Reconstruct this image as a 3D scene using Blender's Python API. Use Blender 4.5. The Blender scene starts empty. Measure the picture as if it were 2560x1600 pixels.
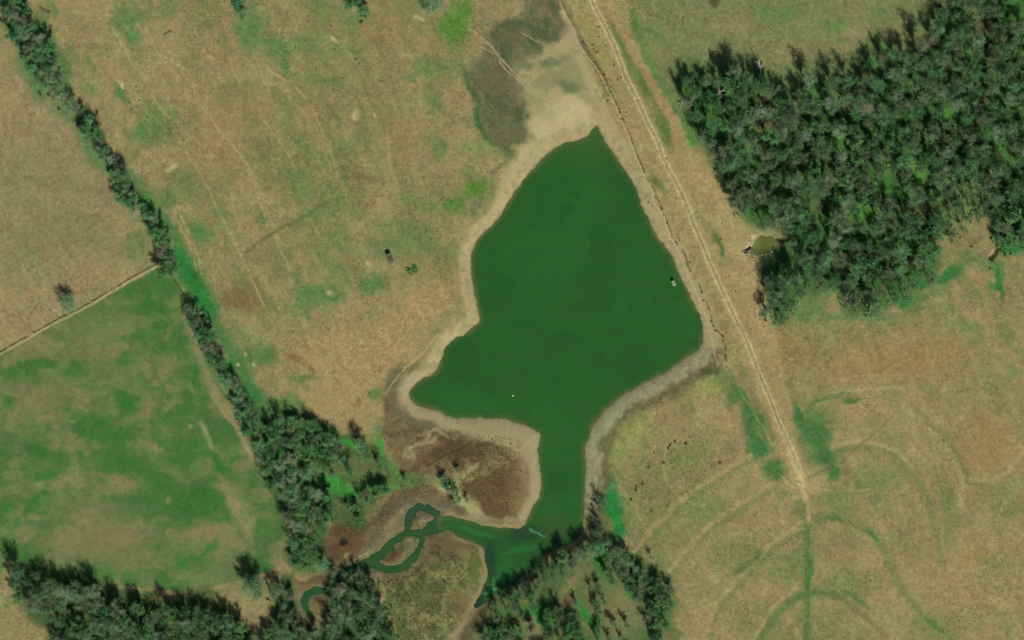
import bpy, math, random
import numpy as np
from mathutils import Vector, Matrix

# ------------------------------------------------------------------ scale
# Positions are written in photo-map units (2560 x 1600 over the mapped area); 1 unit = 0.25 m.
U = 0.25
CX, CY = 1280.0, 800.0
def wx(x): return (x - CX) * U
def wy(y): return (CY - y) * U

# ------------------------------------------------------------------ camera, sky, sun, exposure
scene = bpy.context.scene
C = scene.collection
CAM_H = 2600.0
cam_d = bpy.data.cameras.new("camera")
cam = bpy.data.objects.new("camera", cam_d); C.objects.link(cam)
cam.location = (0, 0, CAM_H); cam.rotation_euler = (0, 0, 0)
cam_d.sensor_width = 36.0
cam_d.lens = 36.0 * CAM_H / (2560 * U)
cam_d.clip_start = 10.0; cam_d.clip_end = 40000.0
scene.camera = cam

SUN_EL = math.radians(40)
# shadows fall up and slightly to the left in the picture, so the sun stands to the south-south-east
sun_az_vec = Vector((0.40, -0.917, 0)).normalized()
sun_dir = Vector((sun_az_vec.x * math.cos(SUN_EL), sun_az_vec.y * math.cos(SUN_EL), math.sin(SUN_EL)))
world = bpy.data.worlds.new("World"); scene.world = world; world.use_nodes = True
wn = world.node_tree
sky = wn.nodes.new("ShaderNodeTexSky"); sky.sky_type = 'NISHITA'; sky.sun_disc = False
sky.sun_elevation = SUN_EL
sky.sun_rotation = math.atan2(sun_az_vec.x, sun_az_vec.y)
bg = wn.nodes["Background"]; bg.inputs[1].default_value = 0.05
wn.links.new(sky.outputs[0], bg.inputs[0])
sun_d = bpy.data.lights.new("sun", 'SUN'); sun_d.energy = 4.6; sun_d.angle = math.radians(0.5)
sun_d.color = (1.0, 0.955, 0.88)
sun = bpy.data.objects.new("sun", sun_d); C.objects.link(sun)
sun.rotation_euler = (-sun_dir).to_track_quat('-Z', 'Y').to_euler()
sun.location = sun_dir * 500
scene.view_settings.view_transform = 'Standard'
scene.view_settings.look = 'None'
scene.view_settings.exposure = 0.15
scene.view_settings.gamma = 1.0
scene.cycles.max_bounces = 4

# lit radiance of a level white surface under this light: turns a wanted ground tone into a base colour
KLIT = np.array([1.10, 1.10, 1.12])
def lin(c):
    c = np.asarray(c, dtype=np.float32) / 255.0
    return np.where(c <= 0.04045, c / 12.92, ((c + 0.055) / 1.055) ** 2.4)
def alb(c): return lin(c) / KLIT

# ------------------------------------------------------------------ numpy noise
def vnoise(X, Y, scale, seed):
    rs = np.random.RandomState(seed)
    N = 512
    tab = rs.rand(N, N).astype(np.float32)
    fx = X / scale + 1000.37; fy = Y / scale + 1000.71
    ix = np.floor(fx).astype(np.int32); iy = np.floor(fy).astype(np.int32)
    tx = (fx - ix).astype(np.float32); ty = (fy - iy).astype(np.float32)
    tx = tx * tx * tx * (tx * (tx * 6 - 15) + 10); ty = ty * ty * ty * (ty * (ty * 6 - 15) + 10)
    x0 = ix % N; x1 = (ix + 1) % N; y0 = iy % N; y1 = (iy + 1) % N
    return (tab[y0, x0] * (1 - tx) + tab[y0, x1] * tx) * (1 - ty) + (tab[y1, x0] * (1 - tx) + tab[y1, x1] * tx) * ty
def fbm(X, Y, scale, seed, octs=4, gain=0.55):
    a = 1.0; s = 0; t = 0
    for i in range(octs):
        s = s + a * vnoise(X, Y, scale / (2.03 ** i), seed * 31 + i * 7); t += a; a *= gain
    return s / t
def ss(a, b, x):
    t = np.clip((x - a) / (b - a), 0, 1); return t * t * (3 - 2 * t)

# ------------------------------------------------------------------ grid
def axis(lo, hi, step, far):
    core = np.arange(lo, hi + step, step, dtype=np.float64)
    out = []; d = step; p = hi
    while p < far: d *= 1.35; p += d; out.append(p)
    up = core[-1] + (np.array(out) - hi); dn = core[0] - (np.array(out) - hi)
    return np.concatenate([dn[::-1], core, up])
STEP = 2.0
xs = axis(-90, 2650, STEP, 42000); ys = axis(-90, 1690, STEP, 42000)
X, Y = np.meshgrid(xs, ys)
X = X.astype(np.float32); Y = Y.astype(np.float32)
H, W = X.shape
N1 = fbm(X, Y, 60, 1) - 0.5; N2 = fbm(X, Y, 60, 2) - 0.5
N3 = fbm(X, Y, 14, 3, 3) - 0.5; N4 = fbm(X, Y, 14, 4, 3) - 0.5
XW = X + 60 * N1 + 14 * N3; YW = Y + 60 * N2 + 14 * N4      # strongly warped coordinates
XS = X + 7 * N1 + 7 * N3; YS = Y + 7 * N2 + 7 * N4          # gently warped coordinates

# coordinate helpers for lists traced at different magnifications
def F(*p): return [(a * 1.0583, b * 1.0583) for a, b in p]
def T(c, r, *p): return [(640 * c + a * .26457, 400 * r + b * .26457) for a, b in p]
def QA(*p): return [(a * .52914, b * .52914) for a, b in p]
def QB(*p): return [(1280 + a * .52914, b * .52914) for a, b in p]
def QC(*p): return [(a * .52914, 800 + b * .52914) for a, b in p]
def QD(*p): return [(1280 + a * .52914, 800 + b * .52914) for a, b in p]

def smooth_pts(p, closed=False, n=5):
    p = [np.array(q, dtype=float) for q in p]; L = len(p); out = []
    rng = range(L) if closed else range(L - 1)
    for i in rng:
        if closed: a, b, c, d = p[(i - 1) % L], p[i], p[(i + 1) % L], p[(i + 2) % L]
        else: a, b, c, d = p[max(i - 1, 0)], p[i], p[i + 1], p[min(i + 2, L - 1)]
        for k in range(n):
            t = k / n
            out.append(0.5 * ((2 * b) + (c - a) * t + (2 * a - 5 * b + 4 * c - d) * t * t + (-a + 3 * b - 3 * c + d) * t ** 3))
    if not closed: out.append(p[-1])
    return [(q[0], q[1]) for q in out]

def crop(x0, x1, y0, y1):
    i0, i1 = np.searchsorted(xs, [x0, x1]); j0, j1 = np.searchsorted(ys, [y0, y1])
    return slice(j0, max(j1, j0 + 1)), slice(i0, max(i1, i0 + 1))
def seg_dist(px, py, pts, closed=False, widths=None):
    D = np.full(px.shape, 1e9, dtype=np.float32)
    n = len(pts)
    for i in range(n if closed else n - 1):
        ax, ay = pts[i]; bx, by = pts[(i + 1) % n]
        dx, dy = bx - ax, by - ay; L = dx * dx + dy * dy + 1e-9
        t = np.clip(((px - ax) * dx + (py - ay) * dy) / L, 0, 1)
        d = np.sqrt((px - ax - t * dx) ** 2 + (py - ay - t * dy) ** 2)
        if widths is not None: d = d - (widths[i] * (1 - t) + widths[(i + 1) % n] * t)
        D = np.minimum(D, d)
    return D
def inside(px, py, pts):
    r = np.zeros(px.shape, dtype=bool); n = len(pts)
    for i in range(n):
        ax, ay = pts[i]; bx, by = pts[(i + 1) % n]
        if ay == by: continue
        c = ((ay > py) != (by > py)) & (px < (bx - ax) * (py - ay) / (by - ay) + ax)
        r ^= c
    return r
def sdf(px, py, pts):
    d = seg_dist(px, py, pts, True); return np.where(inside(px, py, pts), -d, d)

# ------------------------------------------------------------------ water outlines
lake_pts = smooth_pts([(1492, 316), (1503, 334), (1520, 362), (1546, 398), (1572, 442), (1591, 478), (1606, 520), (1628, 562), (1652, 602), (1680, 640),
    (1697, 680), (1712, 712), (1732, 752), (1748, 790), (1757, 825), (1759, 848), (1748, 871), (1714, 898), (1658, 934), (1597, 964), (1545, 996), (1505, 1036),
    (1484, 1065), (1470, 1104), (1464, 1136), (1467, 1170), (1465, 1200), (1463, 1240), (1462, 1279), (1455, 1332), (1428, 1359), (1392, 1375), (1359, 1390),
    (1357, 1412), (1333, 1432), (1304, 1442), (1290, 1466), (1262, 1486), (1234, 1494), (1212, 1508), (1196, 1520), (1186, 1518), (1194, 1494), (1209, 1462), (1219, 1433), (1214, 1405), (1206, 1368), (1190, 1362), (1165, 1350), (1140, 1338), (1118, 1325),
    (1100, 1322), (1100, 1300), (1110, 1291), (1143, 1293), (1182, 1304), (1222, 1316), (1280, 1320), (1292, 1322), (1309, 1314), (1320, 1290), (1333, 1263), (1347, 1240),
    (1351, 1200), (1346, 1162), (1344, 1131), (1351, 1099), (1347, 1083), (1322, 1067), (1284, 1054), (1259, 1047), (1196, 1045), (1127, 1045), (1095, 1027),
    (1063, 1020), (1034, 1006), (1024, 985), (1031, 967), (1053, 951), (1087, 930), (1100, 903), (1119, 864), (1158, 836), (1194, 806), (1196, 785), (1189, 752),
    (1180, 704), (1176, 664), (1180, 630), (1195, 596), (1243, 548), (1280, 490), (1312, 446), (1350, 404), (1396, 366), (1446, 350), (1472, 340), (1482, 326)], True, 4)
def P13(*p): return T(1, 3, *p)
chans = [
    (P13((1750, 420), (1650, 470), (1560, 505), (1430, 505), (1330, 560), (1200, 685), (1100, 755), (950, 835), (850, 880), (760, 930)), [20, 13, 10, 10, 10, 9, 11, 12, 13, 9]),
    (P13((1450, 490), (1440, 380), (1490, 290), (1560, 250), (1640, 285), (1710, 320), (1750, 400)), [8, 8, 8, 8, 8, 8, 9]),
    (P13((1575, 510), (1570, 600), (1500, 720), (1400, 810), (1280, 848), (1180, 830), (1110, 770)), [7, 7, 8, 8, 8, 8, 7]),
    (P13((720, 1030), (640, 1050), (560, 1048), (490, 1085), (452, 1160), (480, 1235), (560, 1290), (660, 1335)), [3, 5, 8, 9, 6, 4, 3.5, 2]),
]
NEG = 1e9
Wd = np.full((H, W), 400.0, dtype=np.float32)
sl = crop(700, 2000, 100, 1690)
px, py = XS[sl], YS[sl]
d = sdf(px, py, lake_pts)
lake_only = np.full((H, W), 400.0, dtype=np.float32); lake_only[sl] = d
chan_d = np.full(d.shape, 1e9, dtype=np.float32)
for pts, wd in chans:
    k = len(pts); sp = smooth_pts(pts, False, 5); ww = np.interp(np.linspace(0, k - 1, len(sp)), range(k), wd)
    chan_d = np.minimum(chan_d, seg_dist(px, py, sp, False, ww) - 2.0 + 12 * N3[sl] + 10 * N1[sl])
chan_only = np.full((H, W), 400.0, dtype=np.float32); chan_only[sl] = chan_d
Wd[sl] = np.minimum(np.minimum(d, chan_d), 400)
pool_pts = smooth_pts(T(2, 1, (2250, 830), (2290, 750), (2340, 715), (2400, 712), (2470, 730), (2490, 780), (2450, 850), (2400, 890), (2320, 900), (2265, 885)), True, 5)
sl2 = crop(1780, 2050, 500, 720)
poold = np.full((H, W), 400.0, dtype=np.float32); poold[sl2] = sdf(XS[sl2], YS[sl2], pool_pts)
creek_lines = [T(3, 1, (1900, 165), (1800, 190), (1640, 300), (1560, 430), (1545, 600), (1525, 720)), T(3, 1, (1550, 745), (1420, 800), (1300, 930), (1150, 1010), (1050, 1050)),
    T(3, 1, (110, 755), (250, 745), (420, 720)), T(3, 1, (2160, 760), (2150, 850), (2100, 930)), T(3, 1, (2060, 180), (2250, 210), (2400, 210)), T(3, 0, (2020, 390), (2120, 470), (2150, 600))]

# ------------------------------------------------------------------ terrain height (metres)
DAM = smooth_pts(F((1375, -60), (1400, 0), (1455, 100), (1500, 200), (1540, 290), (1580, 385), (1620, 480), (1660, 580), (1700, 680), (1745, 780), (1790, 880), (1825, 960), (1860, 1050), (1885, 1130)), False, 3)
dam_d = seg_dist(X, Y, DAM)
wet = np.minimum(Wd, poold)
Z = np.where(wet > 0, 1.3 * (1 - np.exp(-wet / 22.0)), np.maximum(wet * 0.035, -2.2))
land = ss(0, 70, wet)
Z += land * (2.2 * (fbm(X, Y, 420, 11, 3) - 0.4) + 0.5 * (fbm(X, Y, 70, 12, 3) - 0.5) + 0.12 * (fbm(X, Y, 12, 13, 2) - 0.5))
Z += ss(6, 75, wet) * 3.6 * np.exp(-(dam_d / 48.0) ** 2) * ss(-200, 0, Y) * (1 - ss(1150, 1250, Y))
cut = np.full((H, W), 1e9, dtype=np.float32)
for cl in creek_lines:
    cp = smooth_pts(cl, False, 4); q = np.array(cp)
    s_ = crop(q[:, 0].min() - 40, q[:, 0].max() + 40, q[:, 1].min() - 40, q[:, 1].max() + 40)
    cut[s_] = np.minimum(cut[s_], seg_dist(XS[s_], YS[s_], cp))
Z -= 1.4 * np.exp(-(cut / 6.0) ** 2)
def zat(x, y):
    i = int(np.clip(np.searchsorted(xs, x), 0, W - 1)); j = int(np.clip(np.searchsorted(ys, y), 0, H - 1))
    return float(Z[j, i])

# ------------------------------------------------------------------ ground colours
img = np.zeros((H, W, 3), dtype=np.float32)
def col(c): return np.array(c, dtype=np.float32)
def mixm(s, m, c):
    img[s] = img[s] * (1 - m[..., None]) + col(c) * m[..., None]
TAN = (144, 129, 90); OLIVE = (116, 118, 74); BROWN = (130, 116, 80); GREEN = (78, 114, 66); SAND = (160, 145, 108); STRAW = (156, 139, 96); PINK = (147, 127, 91)
# streaky dry pasture
a = math.radians(62)
Us = X * math.cos(a) + Y * math.sin(a); Vs = -X * math.sin(a) + Y * math.cos(a)
n_big = fbm(XW, YW, 260, 21, 4); n_mid = fbm(X, Y, 70, 22, 4); n_str = fbm(Us * 0.35, Vs, 46, 23, 4)
n_sm = fbm(X, Y, 22, 24, 3)
img[:] = TAN
full = (slice(0, H), slice(0, W))
mixm(full, 0.85 * ss(0.44, 0.62, 0.4 * n_big + 0.35 * n_mid + 0.25 * n_str), OLIVE)
mixm(full, 0.65 * ss(0.52, 0.66, 0.4 * fbm(XW, YW, 130, 25, 4) + 0.6 * fbm(X, Y, 48, 29, 4)), (100, 118, 70))
mixm(full, 0.55 * ss(0.5, 0.66, fbm(X, Y, 90, 26, 4)), BROWN)
mixm(full, 0.45 * ss(0.54, 0.7, fbm(X, Y, 45, 27, 4)), PINK)
mixm(full, 0.35 * ss(0.55, 0.72, fbm(Us * .3, Vs, 30, 28, 3)), STRAW)

def blob(p, rx, ry, c, a=0.8, ang=0, hard=0.55, warp=1.0):
    cx, cy = p; R = max(rx, ry) * 1.5 + 45
    s = crop(cx - R, cx + R, cy - R, cy + R)
    k = min(1.0, max(rx, ry) / 55.0) * warp
    x = X[s] + k * (XW[s] - X[s]) * 0.8 - cx; y = Y[s] + k * (YW[s] - Y[s]) * 0.8 - cy
    an = math.radians(ang); u = x * math.cos(an) + y * math.sin(an); v = -x * math.sin(an) + y * math.cos(an)
    r = np.sqrt((u / rx) ** 2 + (v / ry) ** 2)
    m = a * (1 - ss(hard, 1.35, r)) * (0.65 + 0.7 * n_sm[s])
    mixm(s, np.clip(m, 0, 1), c)
def blobs(ps, c, a=0.8, hard=0.3):
    for p, rx, ry, an in ps: blob(p, rx, ry, c, a, an, hard)
def poly(pts, c, a=1.0, soft=10, warp=1.0, sm=True):
    if sm: pts = smooth_pts(pts, True, 3)
    q = np.array(pts); s = crop(q[:, 0].min() - 60, q[:, 0].max() + 60, q[:, 1].min() - 60, q[:, 1].max() + 60)
    x = X[s] + warp * (XS[s] - X[s]) * 2; y = Y[s] + warp * (YS[s] - Y[s]) * 2
    m = a * (1 - ss(-soft, soft, sdf(x, y, pts)))
    mixm(s, m, c); return s, m
def stroke(pts, w, c, a=0.8, soft=None, warp=0.5, dash=0.0, seed=5):
    soft = soft if soft else max(1.2, w * 0.8)
    sp = smooth_pts(pts, False, 4); q = np.array(sp)
    s = crop(q[:, 0].min() - w - 30, q[:, 0].max() + w + 30, q[:, 1].min() - w - 30, q[:, 1].max() + w + 30)
    x = X[s] + warp * (XS[s] - X[s]); y = Y[s] + warp * (YS[s] - Y[s])
    d = seg_dist(x, y, sp)
    m = a * (1 - ss(max(w - soft, 0), w + soft * 0.6, d))
    if dash: m = m * ss(dash - 0.22, dash + 0.12, fbm(X[s], Y[s], 18, seed, 2))
    mixm(s, m, c)

# -- west tan field and green south-west field
poly([(-200, -100), (30, -20), (60, 160), (140, 250), (220, 330), (290, 440), (360, 560), (395, 655), (300, 712), (150, 795), (-200, 960)], (146, 128, 93), 0.55, 14)
poly([(-200, 500), (120, 260), (330, 560), (180, 640), (-200, 760)], (132, 121, 85), 0.45, 50)
for p, rx, ry, an in [((60, 460), 70, 60, 0), ((180, 455), 40, 30, 0), ((110, 570), 90, 40, -20), ((210, 590), 60, 40, 10), ((60, 640), 60, 40, 0)]:
    blob(p, rx, ry, (118, 118, 80), 0.45, an)
blob((345, 615), 36, 40, (95, 116, 70), 0.6)
SWF = [(-200, 990), (0, 884), (150, 800), (300, 722), (396, 668), (440, 700), (478, 780), (520, 900), (575, 1010), (630, 1110), (690, 1240), (745, 1390), (640, 1440), (480, 1480), (250, 1460), (20, 1400), (-200, 1420)]
poly(SWF, (101, 115, 69), 0.95, 2.5, 0.1, False)
s = crop(-90, 780, 640, 1520)
m = (1 - ss(-8, 8, sdf(X[s], Y[s], SWF)))
q = 0.6 * fbm(XW[s], YW[s] * 1.25, 120, 41, 4) + 0.4 * fbm(X[s], Y[s] * 1.5, 48, 42, 4)
mixm(s, m * 0.85 * ss(0.44, 0.62, q), (60, 104, 50))
mixm(s, m * 0.7 * ss(0.53, 0.68, fbm(X[s], Y[s] * 1.3, 85, 43, 4)), (128, 119, 82))
mixm(s, m * 0.5 * ss(0.5, 0.66, fbm(XW[s], YW[s] * 1.4, 34, 44, 3)), (82, 104, 62))
blobs([(T(0, 2, (1000, 1000))[0], 90, 40, 15), (T(0, 2, (480, 1400))[0], 60, 34, -10), (T(0, 2, (1190, 800))[0], 46, 18, 35), (T(0, 2, (1750, 1230))[0], 50, 56, 10),
       (T(0, 3, (1800, 200))[0], 130, 42, 15), (T(0, 2, (1200, 1330))[0], 110, 30, 0), (T(0, 2, (1350, 180))[0], 14, 36, -25), (T(0, 2, (1720, 190))[0], 24, 50, -25),
       (T(0, 2, (1900, 600))[0], 12, 60, -18), (T(0, 3, (1990, 170))[0], 60, 30, 30), (T(0, 2, (2040, 1330))[0], 14, 50, -45), (T(0, 2, (370, 1240))[0], 30, 30, 0),
       (T(0, 2, (1180, 370))[0], 30, 22, 0), (T(0, 1, (1400, 1400))[0], 60, 26, -10), (T(0, 2, (700, 450))[0], 40, 24, 0), (T(0, 2, (320, 540))[0], 28, 18, 0)], (52, 102, 46), 0.65)
blobs([(T(0, 3, (370, 200))[0], 34, 26, 0), (T(0, 3, (150, 420))[0], 14, 18, 0), (T(0, 3, (60, 290))[0], 18, 10, 0), (T(0, 3, (1050, 880))[0], 24, 22, 0), (T(0, 3, (1230, 900))[0], 26, 22, 0), (T(0, 3, (1720, 780))[0], 26, 24, 0),
       (T(0, 3, (1900, 700))[0], 50, 12, -30), (T(0, 3, (1360, 1080))[0], 40, 12, 0), (T(0, 3, (10, 820))[0], 10, 20, 0), (T(0, 2, (450, 1450))[0], 30, 14, 0)], (58, 112, 54), 0.7)
blobs([(T(0, 2, (1200, 960))[0], 44, 13, -5), (T(0, 2, (1390, 800))[0], 16, 60, 5), (T(0, 2, (1540, 400))[0], 40, 22, 0), (T(0, 3, (1000, 400))[0], 130, 60, 10), (T(0, 3, (900, 650))[0], 160, 50, 5),
       (T(0, 2, (500, 700))[0], 130, 40, 5), (T(0, 2, (1150, 120))[0], 50, 12, -10), (T(0, 2, (850, 250))[0], 34, 50, 0), (T(0, 3, (1900, 500))[0], 80, 20, 0)], (124, 114, 80), 0.55)
stroke(T(0, 2, (1780, 0), (1860, 220), (1960, 520), (2060, 720), (2200, 920), (2330, 1150), (2400, 1300)), 13, (142, 127, 92), 0.75, 12)
stroke(T(0, 2, (2000, 700), (2100, 860), (2250, 1040), (2350, 1250)), 4, (158, 140, 104), 0.5, 5)
blobs([(T(0, 2, (1920, 1020))[0], 10, 26, -25), (T(0, 2, (1980, 1150))[0], 7, 22, -15)], (162, 146, 110), 0.7, 0.0)
blobs([(T(0, 3, (2230, 240))[0], 22, 50, -12), (T(0, 3, (2350, 400))[0], 22, 40, 0), (T(0, 3, (380, 50))[0], 15, 13, 0), (T(0, 3, (2100, 60))[0], 40, 14, 10), (T(0, 3, (350, 340))[0], 26, 10, 0)], (146, 130, 95), 0.6, 0.0)
blobs([(QC((1130, 870))[0], 24, 60, -12), (QC((1350, 1060))[0], 22, 40, 0), (QC((1150, 1350))[0], 40, 22, 20), (QC((1260, 1400))[0], 26, 18, 0), (QC((1330, 1140))[0], 26, 24, 0)], (148, 128, 91), 0.7, 0.0)
blobs([(T(0, 2, (720, 1085))[0], 7, 4, 0), (T(0, 2, (540, 1010))[0], 5, 4, 0), (T(0, 2, (1280, 800))[0], 4, 3, 0), (T(0, 2, (1470, 1200))[0], 7, 8, 0), (T(0, 3, (1580, 190))[0], 6, 12, 20), (T(0, 2, (1800, 1000))[0], 6, 8, 0), (T(0, 2, (690, 960))[0], 14, 7, 0)], (150, 144, 104), 0.55, 0.0)
stroke([(-90, 936), (0, 886), (135, 809), (212, 770), (344, 692), (394, 666)], 3.6, (166, 151, 110), 0.85, 2.5)
stroke([(-90, 931), (0, 881), (135, 804), (212, 765), (344, 686), (394, 661)], 1.6, (72, 64, 44), 0.75, 1.6, 0.7, 0.42)
stroke([(437, 699), (455, 728), (470, 760), (478, 785)], 1.6, (60, 58, 38), 0.8, 1.5, 0.5, 0.3)

# -- green verges of the western hedgerow
for pts, w, c, al in [(F((30, 60), (60, 110), (70, 160), (100, 220)), 26, (72, 112, 58), .7), (F((95, 60), (130, 130), (150, 170), (150, 210)), 22, (66, 110, 58), .7),
        (F((140, 250), (190, 290), (230, 370), (270, 400), (300, 420), (350, 480)), 26, (76, 112, 66), .7), (F((340, 470), (390, 520), (415, 560), (430, 600)), 14, (60, 112, 56), .7),
        (F((415, 610), (450, 650), (470, 690), (490, 730)), 30, (44, 112, 52), .95), (F((490, 740), (520, 790), (560, 850)), 20, (60, 110, 58), .7), (F((550, 860), (580, 900), (620, 960), (680, 970)), 22, (50, 110, 56), .8),
        (F((590, 930), (640, 960), (700, 970)), 24, (58, 110, 60), .6)]:
    stroke(pts, w, c, al, w * 0.8)
blobs([(F((600, 845))[0], 60, 42, 0), (F((480, 560))[0], 34, 26, 20), (F((400, 470))[0], 34, 30, 0)], (86, 116, 66), 0.7)
# -- middle pasture
blobs([(QA((600, 95))[0], 44, 46, 0), (QA((640, 180))[0], 22, 20, 0), (QA((1180, 150))[0], 40, 60, 0), (QA((1310, 230))[0], 46, 40, 30), (QA((1345, 310))[0], 14, 26, 0),
       (QA((1700, 90))[0], 40, 24, 0), (QA((690, 630))[0], 46, 32, 20), (QA((570, 440))[0], 14, 32, -40), (QA((940, 1090))[0], 30, 24, 0), (QA((1760, 1350))[0], 34, 30, 0), (QA((1500, 1400))[0], 70, 34, 0)], (82, 118, 68), 0.75)
blobs([(QA((2180, 60))[0], 32, 60, 10), (QA((2140, 150))[0], 44, 40, 0), (QA((2250, 900))[0], 50, 32, -40), (QA((2150, 980))[0], 32, 26, 0)], (84, 122, 52), 0.9)
blobs([(QA((2080, 700))[0], 26, 48, 0), (QA((2060, 320))[0], 70, 42, 0), (QA((2050, 480))[0], 26, 40, 0), (QA((1850, 1180))[0], 70, 40, 0), (QA((1500, 1000))[0], 60, 22, -20), (QA((1980, 950))[0], 60, 20, 20),
       (QA((1450, 200))[0], 60, 30, 0), (QA((1530, 380))[0], 90, 24, 0), (QA((900, 880))[0], 60, 40, 40), (QA((760, 560))[0], 70, 40, 40), (QA((1930, 1080))[0], 46, 34, 0), (QA((1050, 1000))[0], 50, 20, 60)], (104, 120, 72), 0.7)
blobs([(QA((1720, 830))[0], 46, 17, 10), (QA((1130, 1420))[0], 60, 34, 0), (QC((1430, 200))[0], 44, 26, 20), (QC((1540, 130))[0], 22, 22, 40)], (118, 101, 67), 0.75)
blobs([(QA((1120, 1420))[0], 44, 30, 10), (QA((1180, 1380))[0], 50, 26, 0)], (120, 99, 68), 0.6)
blobs([(QC((1600, 150))[0], 190, 90, -10), (QC((1700, 330))[0], 120, 90, 0), (QC((1500, 400))[0], 110, 40, 0), (QA((2000, 1400))[0], 110, 60, -20), (QC((1850, 60))[0], 80, 60, -30)], (157, 134, 90), 0.75)
blobs([(QC((1240, 170))[0], 50, 30, 10), (QC((1130, 230))[0], 22, 46, 0), (QC((1450, 280))[0], 30, 12, 0), (QC((1360, 400))[0], 44, 22, 0), (QC((1770, 350))[0], 26, 18, -40), (QC((1780, 560))[0], 16, 36, 0), (QC((1250, 420))[0], 34, 24, 0)], (82, 114, 62), 0.75)
blobs([(QC((1690, 400))[0], 10, 16, 20), (QC((1800, 235))[0], 9, 8, 0), (QC((1400, 180))[0], 22, 12, 30), (QC((1480, 240))[0], 14, 8, 60), (QC((1680, 500))[0], 16, 10, 0)], (110, 96, 62), 0.7)
blobs([(QA((1090, 760))[0], 120, 60, 60), (QA((950, 500))[0], 90, 40, 60), (QA((1120, 560))[0], 60, 70, 0), (QA((520, 330))[0], 40, 24, 50), (QA((1900, 640))[0], 70, 50, 0), (QA((1800, 130))[0], 80, 40, 0),
       (QA((2000, 200))[0], 60, 26, 0), (QA((1250, 560))[0], 30, 60, -30)], (148, 123, 85), 0.5)
blobs([(QA((575, 405))[0], 6, 14, -30), (QA((555, 385))[0], 9, 4, 30), (QA((820, 795))[0], 20, 8, -30), (QA((1675, 545))[0], 13, 13, 0), (QA((1768, 545))[0], 3, 7, -30), (QA((1742, 1250))[0], 6, 11, -30), (QA((1740, 1252))[0], 4, 7, -30),
       (QA((1555, 1385))[0], 9, 7, 0), (QA((1985, 85))[0], 15, 6, 30), (QC((1160, 160))[0], 5, 6, 0), (QC((1125, 210))[0], 5, 5, 0), (QC((1200, 210))[0], 5, 6, 0), (QA((1580, 190))[0], 14, 7, 30)], (176, 162, 116), 0.85)
for pts in [QA((520, 70), (560, 170), (620, 260), (670, 350), (730, 470), (800, 560)), QA((660, 130), (720, 240), (800, 280), (860, 330), (920, 430), (980, 540), (1060, 650), (1140, 740), (1200, 880), (1260, 1040), (1330, 1180), (1370, 1280)),
            QA((690, 130), (740, 240), (870, 320), (935, 440), (1000, 550), (1080, 660), (1160, 760), (1215, 880), (1275, 1030), (1345, 1180)),
            QA((1260, 330), (1380, 400), (1470, 500), (1540, 660), (1590, 800), (1640, 950)), QA((1240, 560), (1330, 680), (1400, 800)), QA((880, 720), (980, 880), (1060, 1050), (1150, 1230), (1250, 1440)), QA((1830, 640), (1850, 800), (1880, 870)),
            QA((840, 970), (880, 1080), (930, 1200), (955, 1290)), QA((820, 980), (860, 1090), (905, 1190), (930, 1280)), T(0, 0, (1000, 110), (1100, 330), (1200, 500), (1280, 650)), QA((920, 130), (980, 260), (1090, 320), (1140, 420))]:
    stroke(pts, 3.2, (164, 144, 101), 0.62, 4.5, 0.8, 0.34)
stroke(QA((1160, 1195), (1230, 1140), (1350, 1070), (1450, 1020), (1560, 950), (1620, 940)), 6, (100, 106, 64), 0.75, 6, 0.8)
for off in (0, 14):
    stroke(QA((1195 + off, 1310), (1240 + off, 1400), (1270 + off, 1480)), 1.6, (104, 90, 60), 0.7, 2, 0.3)
# -- ground beneath the north-east wood, glades
NEP = F((1600, 200), (1640, 165), (1690, 190), (1740, 170), (1790, 180), (1830, 215), (1860, 225), (1905, 190), (1960, 185), (2010, 190), (2040, 150), (2090, 110), (2130, 130), (2170, 110), (2210, 60), (2220, -50), (2470, -50), (2470, 590), (2420, 590), (2370, 590), (2345, 560), (2335, 500), (2350, 440), (2300, 420), (2260, 440), (2225, 470), (2210, 540), (2215, 620), (2190, 660), (2150, 690), (2100, 720), (2050, 740), (2010, 745), (1985, 720), (1970, 680), (1930, 650), (1890, 690), (1860, 735), (1825, 770), (1808, 730), (1810, 680), (1840, 620), (1870, 570), (1850, 530), (1800, 545), (1765, 525), (1735, 480), (1710, 430), (1685, 385), (1655, 320), (1625, 270))
poly(QB((560, -60), (620, 60), (700, 260), (760, 400), (850, 560), (1000, 400), (1240, 420), (1500, 330), (1640, 260), (1750, 160), (1960, 90), (2000, -60)), (115, 119, 77), 0.9, 30)
poly([(x - 18, y - 44) for x, y in NEP], (84, 108, 60), 0.55, 22, 1.5)  # damp grass fringe shifted with the tree shadows, deepening them in the ground colour
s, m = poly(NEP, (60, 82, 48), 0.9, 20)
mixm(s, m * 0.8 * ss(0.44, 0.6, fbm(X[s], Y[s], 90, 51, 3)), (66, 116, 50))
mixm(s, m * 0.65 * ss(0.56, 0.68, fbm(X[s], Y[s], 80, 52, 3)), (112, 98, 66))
blobs([(QB((1550, 660))[0], 24, 30, 0), (QB((1570, 720))[0], 14, 20, 0), (QB((1890, 840))[0], 26, 50, -10), (QB((2060, 550))[0], 60, 12, 30), (QB((2290, 520))[0], 12, 22, 0), (QB((1670, 1020))[0], 34, 40, 0), (QB((1370, 980))[0], 26, 36, 0), (QB((840, 640))[0], 20, 40, -25), (QB((1300, 1330))[0], 26, 50, 0)], (78, 128, 52), 0.95)
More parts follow.
